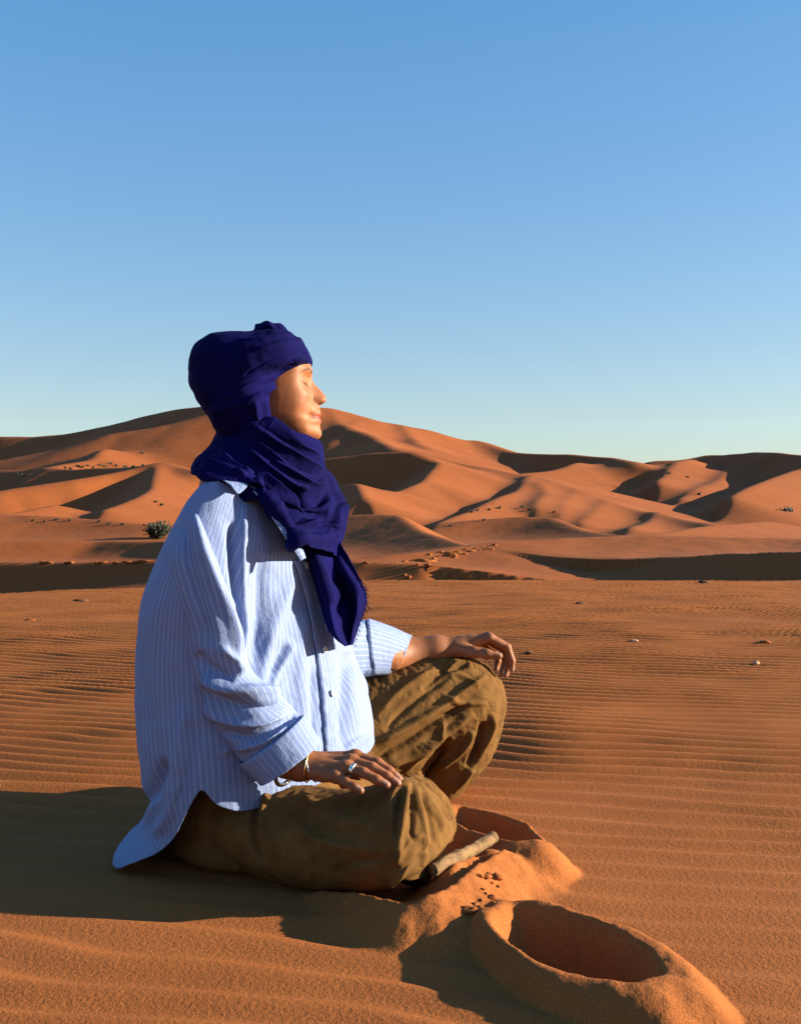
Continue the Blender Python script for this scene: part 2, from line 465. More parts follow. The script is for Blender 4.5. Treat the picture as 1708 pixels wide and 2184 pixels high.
# ------------------------------------------------------------------ dunes behind
def R3(pts): return [tuple(P(*p)) for p in pts]
SL, SR = .58, .30
RIDGES = [([(-2600, 960, 240), (-1900, 900, 260), (-1300, 930, 250), (-700, 960, 260)], .4, .45), ([(2300, 970, 260), (2900, 910, 250), (3500, 890, 240), (4300, 960, 230)], .4, .45), ([(-2200, 1050, 120), (-1400, 1020, 130), (-700, 1060, 120)], .35, .4), ([(2100, 1060, 120), (2800, 1000, 130), (3600, 1040, 120)], .35, .4),
    # crest lines, left-to-right or far-to-near; (slope left of travel, slope right of travel)
    ([(-500, 950, 460), (0, 924, 372), (150, 918, 352), (240, 906, 335), (300, 886, 318), (420, 862, 296), (560, 842, 272)], .4, .52),
    ([(560, 842, 272), (690, 865, 280), (740, 880, 284), (800, 907, 286)], .4, .4),
    ([(800, 907, 292), (850, 912, 280), (880, 930, 250), (900, 950, 225)], .34, .55),
    ([(800, 907, 290), (900, 916, 285), (1000, 938, 285)], .4, .38),
    ([(1000, 938, 292), (1080, 957, 265), (1200, 967, 238), (1290, 973, 222), (1360, 987, 205)], .35, .52),
    ([(-300, 1000, 240), (0, 973, 245), (120, 950, 248), (250, 920, 252), (350, 908, 255), (430, 890, 262), (530, 868, 268)], .5, .34),
    ([(-200, 985, 215), (60, 1000, 190), (200, 995, 172), (340, 985, 160), (420, 1000, 148)], .3, .55),
    ([(690, 868, 290), (720, 900, 255), (790, 930, 215), (850, 955, 185), (900, 975, 170)], .30, .36),
    ([(640, 985, 160), (690, 975, 158), (780, 965, 155), (870, 960, 150), (940, 983, 142), (905, 1020, 122), (830, 1058, 108), (740, 1098, 92)], .30, .58),
    ([(880, 962, 190), (950, 985, 165), (1050, 998, 155), (1110, 1010, 148), (1220, 1045, 130), (1300, 1075, 118), (1400, 1100, 105), (1520, 1116, 92)], .25, .32),
    ([(1130, 1012, 142), (1105, 1040, 122), (1010, 1085, 100), (930, 1116, 84)], .25, .55),
    ([(1230, 1050, 128), (1205, 1080, 112), (1190, 1108, 96)], .28, .5),
    ([(1190, 1012, 200), (1300, 1003, 205), (1430, 985, 215), (1475, 978, 235)], .4, .45),
    ([(1440, 984, 212), (1420, 1010, 190), (1400, 1030, 170)], .28, .55),
    ([(1340, 990, 262), (1400, 978, 258), (1440, 980, 255), (1500, 976, 255)], .4, .36),
    ([(1490, 977, 265), (1600, 965, 232), (1708, 968, 200), (1800, 990, 165)], .3, .54),
    ([(715, 1052, 112), (735, 1030, 110), (760, 1030, 108), (775, 1062, 95)], .3, .5),
    ([(1295, 1070, 121), (1275, 1092, 108), (1235, 1114, 94)], .26, .5),
    ([(1405, 1098, 108), (1385, 1112, 98), (1340, 1124, 88)], .26, .45),
    ([(1150, 1028, 132), (1165, 1050, 120), (1140, 1080, 104)], .26, .45),
    ([(120, 1076, 104), (60, 1090, 96), (-40, 1104, 86)], .25, .45),
    ([(230, 955, 225), (200, 975, 205), (120, 990, 190)], .28, .42),
    ([(1560, 1000, 212), (1530, 1030, 185), (1450, 1062, 152)], .26, .5),
    ([(760, 905, 262), (740, 930, 240), (700, 955, 215)], .28, .42),
    ([(1230, 985, 215), (1200, 1000, 200), (1120, 1008, 185)], .28, .45),
    ([(1860, 950, 230), (1760, 985, 190), (1640, 1020, 155), (1560, 1060, 128)], .3, .5),
    ([(1640, 1110, 82), (1500, 1122, 70), (1380, 1140, 60), (1200, 1146, 52)], .2, .2),
    ([(-200, 1060, 135), (0, 1042, 135), (60, 1032, 138), (150, 1020, 142), (250, 1003, 150), (330, 985, 158), (430, 1002, 158), (560, 1030, 150)], .28, .5),
    ([(330, 990, 155), (322, 1038, 128), (300, 1060, 112), (220, 1088, 98)], .25, .55),
    ([(-100, 1100, 90), (80, 1098, 86), (200, 1105, 84), (330, 1118, 80), (450, 1112, 82)], .2, .25),
    ([(-300, 1146, 38), (0, 1145, 40), (130, 1147, 40), (215, 1150, 40), (345, 1150, 38), (480, 1165, 34)], .25, .42),
    ([(660, 1108, 62), (720, 1095, 60), (800, 1092, 58), (850, 1095, 56), (900, 1130, 48), (1000, 1162, 38), (1060, 1170, 33)], .5, .26),
    ([(930, 1128, 82), (1000, 1106, 84), (1100, 1098, 84), (1170, 1100, 82), (1250, 1130, 72), (1330, 1143, 62)], .5, .26),
]
def dune_h(x, y):
    z = -0.6 + 0.008 * (y - 20)
    warp = 1.2 * fbm2(x * .02, y * .02, 2, 3.0) * sstep(60, 200, y)
    for pts, sl_, sr_ in RIDGES:
        z = smax(z, seg_ridge(x + warp, y, R3(pts), sl_, sr_), .010 * y.mean() if np.ndim(y) else .5)
    z = z + 0.0045 * y * fbm2(x * 2.6 / 100, y * 3 / 100, 3, 21.0) * sstep(40, 110, y)
    return z
ay = np.concatenate([np.linspace(-1.6, -.56, 90)[:-1], np.linspace(-0.56, 0.56, 640), np.linspace(.56, 1.6, 90)[1:]])
ry = np.concatenate([np.geomspace(26, 420, 520), [480, 600, 900, 1500]])
DX = ay[None, :] * ry[:, None] * np.ones((len(ry), len(ay))); DY = ry[:, None] * np.ones_like(DX)
DZ = np.zeros_like(DX)
for i in range(len(ry)): DZ[i] = dune_h(DX[i], DY[i])
EDGE = sstep(1.6, 1.35, np.abs(ay)) if False else 1 - sstep(1.3, 1.6, np.abs(ay))
DZ[-4:] = np.minimum(DZ[-4:], 2)
for _ in range(12):
    DZ[1:-5, 1:-1] = (DZ[:-6, 1:-1] + DZ[2:-4, 1:-1] + DZ[1:-5, :-2] + DZ[1:-5, 2:] + 2 * DZ[1:-5, 1:-1]) / 6
EF = EDGE[None] * np.ones((len(ry), 1)); EF[-1] = 0; EF[-2] *= .5; EF[0] = 0
DZ = -2.4 + (DZ + 2.4) * EF
dunes = link('dunes', mesh_arrays('dunes', np.stack([DX, DY, DZ], -1), grid_faces(len(ry), len(ay), False)), DUNE)
tag(dunes, 'tall orange dunes with sharp crests across the background', kind='structure')

# bank just behind the plain: slip face at left, rounded slope at right
def bank_h(x, y):
    z = -1.6 + 0 * x
    z = smax(z, seg_ridge(x, y, R3([(-3500, 1190, 26), (-1500, 1195, 26), (-500, 1200, 25), (0, 1199, 22.5), (310, 1197, 21), (560, 1192, 19.8), (760, 1196, 18.8), (900, 1203, 18.2)]), .1, .62), .12)
    z = smax(z, seg_ridge(x, y, R3([(820, 1186, 21), (950, 1172, 22), (1060, 1155, 23), (1250, 1146, 24), (1400, 1143, 24), (1708, 1148, 23), (2000, 1150, 21), (2600, 1110, 22), (3600, 1100, 23), (5000, 1120, 24)]), .12, .14), .3)
    z = smax(z, seg_ridge(x, y, R3([(1330, 1216, 19), (1420, 1193, 18.0), (1560, 1180, 16.8), (1708, 1176, 15.6), (2200, 1165, 12.8)]), .06, .52), .5)
    return z + 0.02 * fbm2(x * 1.1, y * 1.1, 3, 31.0)
ax = np.concatenate([np.linspace(-60, -14, 80)[:-1], np.linspace(-14, 18, 380), np.linspace(18, 60, 80)[1:]]); by = spaced([(13.2, 30, .05, .2)])
BX, BY = np.meshgrid(ax, by); BZ = bank_h(BX, BY); BE = (1 - sstep(42, 60, np.abs(BX))) * (1 - sstep(28, 30, BY)) * sstep(13.2, 13.6, BY); BZ = -2.4 + (BZ + 2.4) * BE
bank = link('dune_bank', mesh_arrays('dune_bank', np.stack([BX, BY, BZ], -1), grid_faces(len(by), len(ax), False)), DUNE)
tag(bank, 'low sand bank just beyond the rippled plain', kind='structure')
# ------------------------------------------------------------------ cloth and skin materials
def cloth_mat(name, c0, c1, scale=9, weave=900, rough=0.9, sheen=0.0, wv=0.0004, trans=0.0):
    m, n, b = new_mat(name)
    tc = nd(n, 'ShaderNodeTexCoord')
    a = noise_node(n, scale, 4, 0.6, tc.outputs['Object'])
    r = ramp(n, a.outputs[0], [(0.3, c0), (0.7, c1)]); n.links.new(r.outputs[0], b.inputs['Base Color'])
    b.inputs['Roughness'].default_value = rough; b.inputs['Specular IOR Level'].default_value = 0.06
    if sheen: b.inputs['Sheen Weight'].default_value = sheen; b.inputs['Sheen Roughness'].default_value = 0.5
    g = noise_node(n, weave, 2, 0.6, tc.outputs['Object']); g2 = noise_node(n, 70, 4, 0.6, tc.outputs['Object'])
    b1 = bump(n, b, g.outputs[0], wv, 0.7); bump(n, b, g2.outputs[0], 0.003, 0.35, b1)
    return m
INDIGO = cloth_mat('indigo_cotton', (0.0019, 0.0018, 0.036), (0.0033, 0.0028, 0.060), sheen=0.0)
OLIVE = cloth_mat('olive_linen', (0.090, 0.043, 0.0135), (0.150, 0.075, 0.0240), scale=30, sheen=0.0)
def shirt_mat(name, along=False, spacing=0.0098):
    m, n, b = new_mat(name)
    uv = nd(n, 'ShaderNodeUVMap'); sp = nd(n, 'ShaderNodeSeparateXYZ'); n.links.new(uv.outputs[0], sp.inputs[0])
    tc = nd(n, 'ShaderNodeTexCoord')
    d = nd(n, 'ShaderNodeMath', operation='DIVIDE'); d.inputs[1].default_value = spacing
    n.links.new(sp.outputs[1 if along else 0], d.inputs[0])
    fr = nd(n, 'ShaderNodeMath', operation='FRACT'); n.links.new(d.outputs[0], fr.inputs[0])
    th = noise_node(n, 300, 2, 0.5, tc.outputs['Object'])
    A_, B_ = (0.24, 0.29, 0.445), (0.15, 0.20, 0.37)
    r = ramp(n, fr.outputs[0], [(0.0, A_), (0.13, A_), (0.20, B_), (0.93, B_), (1.0, A_)])
    n.links.new(r.outputs[0], b.inputs['Base Color'])
    b.inputs['Roughness'].default_value = 0.85; b.inputs['Specular IOR Level'].default_value = 0.2
    g = noise_node(n, 1100, 2, 0.6, tc.outputs['Object']); g2 = noise_node(n, 55, 5, 0.62, tc.outputs['Object'])
    b1 = bump(n, b, g.outputs[0], 0.0003, 0.6); bump(n, b, g2.outputs[0], 0.006, 0.5, b1)
    return m
SHIRT = shirt_mat('striped_shirt_cotton')
def attr_mat(name):
    m, n, b = new_mat(name)
    a = nd(n, 'ShaderNodeVertexColor'); a.layer_name = 'tone'
    tc = nd(n, 'ShaderNodeTexCoord'); x = noise_node(n, 90, 4, 0.6, tc.outputs['Object'])
    mx = nd(n, 'ShaderNodeMix', data_type='RGBA', blend_type='MULTIPLY'); mx.inputs[0].default_value = 1
    r = ramp(n, x.outputs[0], [(0.3, (.86, .82, .80)), (0.7, (1.1, 1.12, 1.14))])
    n.links.new(a.outputs[0], mx.inputs[6]); n.links.new(r.outputs[0], mx.inputs[7])
    n.links.new(mx.outputs[2], b.inputs['Base Color'])
    b.inputs['Roughness'].default_value = 0.58; b.inputs['Specular IOR Level'].default_value = 0.25
    b.inputs['Subsurface Weight'].default_value = 0.06; b.inputs['Subsurface Radius'].default_value = (0.006, 0.002, 0.001); b.inputs['Subsurface Scale'].default_value = 0.6
    g = noise_node(n, 700, 3, 0.6, tc.outputs['Object']); bump(n, b, g.outputs[0], 0.0003, 0.2)
    return m
SKIN = attr_mat('skin')

# ------------------------------------------------------------------ the sitter's body: head, neck, trunk, arms, hands, legs
YH = 1.90; SC = YH / F
PROFILE = [(634, 745), (651, 760), (661.5, 774), (664.8, 786), (666.2, 795), (665.2, 803), (666.8, 811), (674, 821), (685, 832.6), (693.0, 842), (696.3, 849.6), (694.8, 856), (689, 860.5), (682.8, 863.5), (681.3, 868.8), (682.6, 875), (684.6, 880), (684.4, 885), (680.9, 889.0), (683.2, 892.5), (685.6, 896.6), (684.6, 901.8), (681.6, 907), (683.4, 914.5), (686.0, 920.9), (685.8, 928.4), (681.5, 934.2), (674, 938.0), (662, 939.8)]
FACE0 = [(745, 634), (760, 651), (774, 660.5), (790, 664), (803, 663), (811, 662.5), (822, 663.5), (835, 667), (848, 671.5), (858, 674), (864, 677), (870, 679.5), (880, 681.5), (889, 679), (897, 682), (907, 679.5), (920, 684), (930, 683), (939.8, 662)]   # the profile without the nose
WIDTH = [(745, 64), (775, 72), (800, 72.5), (825, 73), (850, 72), (870, 69), (890, 64), (905, 57), (920, 48), (932, 38), (939.8, 26)]
def head_grid():
    pr = np.array(PROFILE); f0 = np.array(FACE0); wd = np.array(WIDTH)
    nz = 230; py = np.linspace(745, 939.8, nz)
    prx = np.interp(py, pr[:, 1], pr[:, 0]); f0x = np.interp(py, f0[:, 0], f0[:, 1]); ww = np.interp(py, wd[:, 0], wd[:, 1])
    k = np.ones(7) / 7
    prx = np.concatenate([prx[:1], np.convolve(prx, np.ones(3) / 3, 'valid'), prx[-1:]])
    f0x = np.convolve(np.pad(f0x, 6, mode='edge'), np.ones(13) / 13, 'valid'); ww = np.convolve(np.pad(ww, 6, mode='edge'), np.ones(13) / 13, 'valid')
    nu = 260
    x0 = 596.0
    t = np.concatenate([np.linspace(-np.pi / 2, np.pi / 2, 200, endpoint=False), np.linspace(np.pi / 2, 1.5 * np.pi, 60, endpoint=False)])
    c, s = np.cos(t), np.sin(t)
    c = np.sign(c) * np.abs(c) ** 0.64
    yy = -ww[:, None] * s[None, :]                    # + = far side; near side negative (px units)
    front = (f0x - x0)[:, None]; back = 60.0
    rec = np.interp(np.abs(s), [0, .08, .15, .3, .45, .6, .72, .82, .9, .96, 1], [0, .008, .03, .11, .22, .33, .42, .52, .64, .78, 1])
    qq = np.linspace(0, 1, 401); rr = np.interp(qq, [0, .1, .18, .36, .53, .7, .80, .88, .94, .97, .99, 1], [0, .008, .03, .11, .2, .285, .345, .43, .55, .68, .82, 1])
    kk = np.hanning(31); kk /= kk.sum(); rs = np.convolve(np.concatenate([rr[1:16][::-1], rr, 2 - rr[-16:-1][::-1]]), kk, 'valid'); rec = 1 - np.interp(np.abs(s), qq, rs)
    xx = np.where(c > 0, front * rec[None, :], back * c[None, :])
    PY = np.broadcast_to(py[:, None], xx.shape)
    isf = c[None, :] > 0
    lat = np.abs(yy)
    # nose, brow, lips: what the profile has in excess of the plain face, narrow across
    ex = (prx - f0x)[:, None]
    wn = np.interp(py, [745, 795, 806, 815, 825, 840, 850, 858, 864, 870, 880, 890, 897, 905, 920, 940], [60, 40, 11, 9.5, 10, 11.5, 14, 13, 11, 9, 22, 26, 21, 25, 30, 30])[:, None]
    add = ex * np.exp(-(lat / wn) ** 2.2)
    # wings of the nose
    add += 9.5 * np.exp(-((lat - 13.5) / 5.5) ** 2 - ((PY - 853.5) / 7.0) ** 2)
    add -= 5.5 * np.exp(-((lat - 20.5) / 3.0) ** 2 - ((PY - 853) / 8) ** 2)
    add -= 3.5 * np.exp(-((lat - 9) / 4.0) ** 2 - ((PY - 862.5) / 2.6) ** 2)   # nostril
    # eye socket, closed lid, brow ridge, cheek, corner of the mouth, chin dip
    add -= 6.0 * np.exp(-((lat - 27) / 17) ** 2 - ((PY - 817) / 14) ** 2)
    add += 7.5 * np.exp(-((lat - 33) / 15) ** 2 - ((PY - 817) / 9.5) ** 2)
    lash = 824 + 3.0 * np.clip((36 - lat) / 14, -1, 1.2)
    add -= 2.4 * np.exp(-((lat - 33) / 12) ** 4 - ((PY - lash - .5) / 2.0) ** 2) * 1.4
    add -= 2.0 * np.exp(-((lat - 33) / 14) ** 4 - ((PY - 808) / 2.6) ** 2)     # fold above the lid
    add += 4.0 * np.exp(-((lat - 34) / 22) ** 2 - ((PY - 793) / 8) ** 2)
    add += 5.5 * np.exp(-((lat - 46) / 17) ** 2 - ((PY - 845) / 15) ** 2)
    add -= 7 * np.exp(-((lat - 54) / 13) ** 2 - ((PY - 884) / 17) ** 2)
    add -= 6.0 * np.exp(-((lat - 29) / 8) ** 2 - ((PY - 888) / 7) ** 2); add -= 2.0 * np.exp(-((lat - 26.5) / 4.5) ** 2 - ((PY - 889.5) / 3.5) ** 2)
    fold = np.interp(py, [852, 870, 890, 905], [22, 29, 35, 37])[:, None]
    add -= 2.2 * np.exp(-((lat - fold) / 4.0) ** 2) * np.exp(-((PY - 874) / 17) ** 2)
    add += 1.4 * np.exp(-((lat - 0) / 24) ** 2 - ((PY - 896.5) / 4) ** 2) * 0
    xx = xx + np.where(isf, add * np.clip(c[None, :] * 2.2, 0, 1) ** .8, 0)
    X = x0 + xx
    ps = math.radians(5)           # the face is turned a touch away from the camera
    dx_, dy_ = (X - x0), yy
    V = np.stack([(x0 + dx_ * math.cos(ps) - dy_ * math.sin(ps) - CX) * SC, YH + (dx_ * math.sin(ps) + dy_ * math.cos(ps)) * SC, H + (HY - PY) * SC], -1)
    # colour by place
    base = np.array([.26, .093, .036]); tone = np.ones(V.shape) * base
    def mixin(mask, col):
        nonlocal tone
        mk = np.clip(mask, 0, 1)[..., None] * isf[..., None]; tone = tone * (1 - mk) + np.array(col) * mk
    mixin(0.45 * np.exp(-((lat - 50) / 16) ** 2 - ((PY - 852) / 18) ** 2), (.20, .068, .034))
    mixin(0.5 * np.exp(-(lat / 16) ** 2 - ((PY - 848) / 12) ** 2), (.19, .068, .034))
    up = np.interp(lat, [0, 4, 10, 20, 27], [881.0, 879.5, 881.5, 885.5, 889]); lo_ = np.interp(lat, [0, 10, 20, 27], [901, 900, 895.5, 890])
    mixin(sstep(up - 1, up + 1, PY) * (1 - sstep(lo_ - 1, lo_ + 1.2, PY)) * (lat < 28), (.25, .040, .024))
    mixin(.85 * np.exp(-((PY - 889.2) / 1.1) ** 2) * (lat < 26), (.08, .02, .015))
    mixin(.95 * np.exp(-((PY - lash) / 2.2) ** 2) * np.exp(-((lat - 36) / 19) ** 6), (.03, .013, .008))
    brow = np.interp(lat, [10, 22, 34, 48, 58], [797, 792, 790, 795, 804]); bw = np.interp(lat, [8, 14, 34, 58], [2.6, 3.6, 3.0, 1.4])
    mixin(.95 * np.exp(-((PY - brow) / bw) ** 2) * sstep(6, 12, lat) * (1 - sstep(54, 62, lat)), (.018, .009, .006))
    mixin(.95 * np.exp(-((lat - 9.5) / 4.0) ** 2 - ((PY - 861.0) / 2.5) ** 2), (.05, .012, .008))
    return V, tone

def hand_sdf(parts, k=0.006):
    def fn(Q):
        D = None
        for a, b, ra, rb, kk in parts:
            d = sd_cap(Q, a, b, ra, rb); D = d if D is None else smin(D, d, kk or k)
        return D
    pts = np.array([p for q in parts for p in (q[0], q[1])]); rr = max(max(q[2], q[3]) for q in parts) + .006
    return fn, pts.min(0) - rr, pts.max(0) + rr

pieces = []
def add_piece(V, Fc): pieces.append((np.asarray(V).reshape(-1, 3), np.asarray(Fc)))

HV, HT = head_grid()
# close the head grid with a crown and an underside
nz_, nu_ = HV.shape[:2]
top = HV[0].mean(0) + np.array([0, 0, .03]); bot = HV[-1].mean(0) + np.array([0, 0, -.004])
def shrink(row, c, n, lift): return np.stack([row * math.cos(t) + c * (1 - math.cos(t)) + np.array([0, 0, lift * math.sin(t)]) for t in np.linspace(0, np.pi / 2 * .98, n)])
HVc = np.concatenate([shrink(HV[0], HV[0].mean(0), 10, .02)[::-1][:-1], HV, shrink(HV[-1], HV[-1].mean(0), 8, -.003)[1:]])
add_piece(HVc, grid_faces(HVc.shape[0], nu_, True))
capt = np.array([HVc[0].mean(0)]); 

# near (right) hand lying on the near thigh, palm down: thumb hidden on the far side
def Q3(l): return [P(*p) for p in l]
nearhand = []
def chain(parts, pts, radii, k=0.004):
    for i in range(len(pts) - 1): parts.append((pts[i], pts[i + 1], radii[i], radii[i + 1], k))
Wn = P(640, 1632, 1.668)
fing = {'pinky': ([(672, 1646, 1.650), (716, 1657, 1.630), (738, 1668, 1.618), (756, 1678, 1.612), (769, 1686, 1.608)], [.0125, .0088, .0074, .0068, .0058]),
        'ring': ([(668, 1636, 1.660), (738, 1638, 1.640), (775, 1648, 1.626), (804, 1663, 1.618), (825, 1674, 1.615)], [.013, .0092, .0078, .0070, .0058]),
        'middle': ([(664, 1628, 1.670), (748, 1624, 1.657), (794, 1637, 1.642), (826, 1655, 1.634), (848, 1670, 1.630)], [.013, .0094, .0080, .0070, .0058]),
        'index': ([(662, 1622, 1.680), (757, 1614, 1.677), (805, 1627, 1.663), (830, 1644, 1.655), (851, 1661, 1.650)], [.013, .0094, .0080, .0070, .0058]),
        'thumb': ([(655, 1632, 1.690), (700, 1640, 1.715), (735, 1646, 1.722), (765, 1655, 1.722)], [.012, .0105, .009, .0072])}
for nm, (pp, rr) in fing.items(): chain(nearhand, Q3(pp), rr, .0035 if nm != 'thumb' else .006)
# knuckle bumps and webbing
for p in ((716, 1655, 1.629), (738, 1635, 1.639), (748, 1621, 1.657), (757, 1611, 1.677)): nearhand.append((P(*p), P(p[0] + 2, p[1], p[2]), .0092, .009, .006))
for a, b in (((690, 1650, 1.645), (720, 1640, 1.655)), ((700, 1640, 1.655), (735, 1630, 1.668))): nearhand.append((P(*a), P(*b), .0105, .009, .010))
chain(nearhand, [P(560, 1590, 1.70), P(610, 1622, 1.680), Wn, P(676, 1636, 1.664)], [.027, .0225, .0205, .016], .012)
chain(nearhand, [P(560, 1590, 1.71), P(610, 1622, 1.692), P(640, 1632, 1.682), P(676, 1634, 1.676)], [.027, .0225, .0205, .015], .012)
fn, lo, hi = hand_sdf(nearhand); nv_, nf_ = surface_net(fn, lo, hi, .0013); add_piece(nv_, nf_)

farhand = []
W2 = P(975, 1380, 2.255)
ff = {'index': ([(990, 1374, 2.252), (1044, 1360, 2.248), (1081, 1380, 2.252), (1091, 1409, 2.252), (1091, 1428, 2.252)], [.0145, .0098, .0084, .0075, .0062]),
      'middle': ([(990, 1374, 2.265), (1042, 1358, 2.268), (1080, 1382, 2.275), (1086, 1414, 2.274), (1078, 1440, 2.268)], [.0145, .0098, .0086, .0076, .0062]),
      'ring': ([(990, 1376, 2.278), (1036, 1362, 2.288), (1072, 1385, 2.298), (1078, 1414, 2.297), (1070, 1436, 2.290)], [.014, .0096, .0082, .0073, .0060]),
      'pinky': ([(988, 1378, 2.288), (1028, 1368, 2.306), (1056, 1388, 2.316), (1062, 1410, 2.315), (1058, 1427, 2.310)], [.013, .0088, .0074, .0066, .0056]),
      'thumb': ([(978, 1384, 2.240), (1010, 1391, 2.222), (1038, 1395, 2.212), (1064, 1399, 2.210)], [.0135, .0108, .0092, .0074])}
for nm, (pp, rr) in ff.items(): chain(farhand, Q3(pp), rr, .0035 if nm != 'thumb' else .008)
chain(farhand, [P(790, 1400, 2.16), P(862, 1395, 2.240), P(930, 1384, 2.250), W2, P(1000, 1372, 2.258)], [.036, .033, .0255, .0175, .015], .014)
chain(farhand, [P(930, 1384, 2.265), P(975, 1380, 2.275), P(1000, 1374, 2.275)], [.022, .017, .015], .014)
fn, lo, hi = hand_sdf(farhand); nv_, nf_ = surface_net(fn, lo, hi, .0015); add_piece(nv_, nf_)

# trunk, arms and legs under the clothes
trunk = [(P(548, 960, 1.905), P(530, 1030, 1.905), .058, .066, .03), (P(525, 1060, 1.90), P(480, 1660, 1.92), .075, .09, .05),
         (P(490, 1135, 1.80), P(600, 1125, 2.02), .035, .035, .05), (P(540, 1250, 1.90), P(550, 1480, 1.92), .08, .08, .06),
         (P(430, 1170, 1.775), P(455, 1480, 1.775), .036, .036, .03), (P(455, 1480, 1.775), P(575, 1600, 1.70), .038, .026, .02),
         (P(620, 1140, 2.03), P(720, 1375, 2.09), .03, .03, .03), (P(720, 1375, 2.09), P(830, 1398, 2.19), .03, .033, .02),
         (P(450, 1740, 1.88), P(830, 1785, 1.685), .065, .04, .05), (P(830, 1785, 1.685), P(700, 1820, 1.95), .04, .035, .03),
         (P(500, 1710, 1.98), P(700, 1640, 2.12), .075, .05, .05), (P(700, 1640, 2.12), P(985, 1520, 2.30), .05, .045, .03), (P(985, 1520, 2.30), P(930, 1680, 2.30), .045, .032, .03)]
fn, lo, hi = hand_sdf(trunk)
nv_, nf_ = surface_net(fn, lo, hi, .009); add_piece(nv_, nf_)

allv = np.concatenate([p[0] for p in pieces]); off = np.cumsum([0] + [len(p[0]) for p in pieces])
me = mesh_arrays('person', allv, np.concatenate([p[1] + o for p, o in zip(pieces, off)]))
# cap the two ends of the head
bm = bmesh.new(); bm.from_mesh(me); bm.verts.ensure_lookup_table()
n0 = HVc.shape[0]
for base in (0, (n0 - 1) * nu_):
    bm.faces.new([bm.verts[base + j] for j in range(nu_)])
bmesh.ops.triangulate(bm, faces=[f for f in bm.faces if len(f.verts) > 4])
bmesh.ops.recalc_face_normals(bm, faces=bm.faces); bm.to_mesh(me); bm.free()
tmp = link('person', me, None)
rm = tmp.modifiers.new('r', 'REMESH'); rm.mode = 'VOXEL'; rm.voxel_size = 0.0016; rm.use_smooth_shade = True
dg = bpy.context.evaluated_depsgraph_get()
bme = bpy.data.meshes.new_from_object(tmp.evaluated_get(dg)); bpy.data.objects.remove(tmp)
bme.name = 'person'; bme.materials.clear()
# colour attribute by nearest place on the face; nails on the fingertips
nvb = len(bme.vertices); co = np.empty(nvb * 3, np.float32); bme.vertices.foreach_get('co', co); co = co.reshape(-1, 3).astype(float)
tone = np.ones((nvb, 4)); tone[:, :3] = (.225, .083, .034)
q = proj(co); isface = (co[:, 2] > P(0, 945, 1.9)[2]) & (q[:, 0] > 560)
hp = HV[..., :].reshape(-1, 3); ht = HT.reshape(-1, 3)
from mathutils.kdtree import KDTree
kd = KDTree(len(hp))
for i, p in enumerate(hp): kd.insert(p, i)
kd.balance()
fi = np.nonzero(isface)[0]
for i in fi: tone[i, :3] = ht[kd.find(co[i])[1]]
pn = np.empty(nvb * 3, np.float32); bme.vertices.foreach_get('normal', pn); pn = pn.reshape(-1, 3)
NAILS = []
for (pp, rr) in list(fing.values())[:4] + list(ff.values()):
    a, b = P(*pp[-2]), P(*pp[-1]); d = (b - a) / np.linalg.norm(b - a)
    c = b - d * .001
    # nail faces up and outwards, away from the palm
    upv = np.array([0.15, -0.35, 1.0]); upv -= d * (upv @ d); upv /= np.linalg.norm(upv)
    r = co - c; along = r @ d; up = r @ upv; sd = np.cross(d, upv); ls = np.abs(r @ sd)
    m = (np.abs(along) < .0062) & (up > .0022) & (up < .012) & (ls < .0052)
    tone[m, :3] = (.26, .13, .09)
ca = bme.color_attributes.new('tone', 'FLOAT_COLOR', 'POINT'); ca.data.foreach_set('color', tone.astype(np.float32).ravel())
person = link('person', bme, SKIN)
tag(person, 'cross-legged person in indigo head wrap and striped shirt sitting on the sand with eyes closed', 'person')

# ------------------------------------------------------------------ trousers
nearleg = tube([(395, 1650, 405, 1790, 1.90, .12), (470, 1640, 470, 1812, 1.86, .13), (560, 1660, 540, 1850, 1.81, .125), (650, 1680, 630, 1882, 1.755, .115), (740, 1688, 720, 1896, 1.71, .10),
                (815, 1674, 790, 1897, 1.675, .088), (868, 1660, 822, 1893, 1.655, .078, 1.665, 1.64), (925, 1690, 840, 1884, 1.65, .066, 1.70, 1.60), (958, 1727, 846, 1876, 1.655, .058, 1.72, 1.60), (973, 1765, 848, 1871, 1.66, .052, 1.72, 1.60),
                (940, 1812, 848, 1868, 1.66, .048, 1.71, 1.60), (926, 1850, 846, 1867, 1.66, .044, 1.69, 1.61), (915, 1888, 838, 1873, 1.655, .04, 1.68, 1.62)], 210, 230)
N = outward(nearleg)
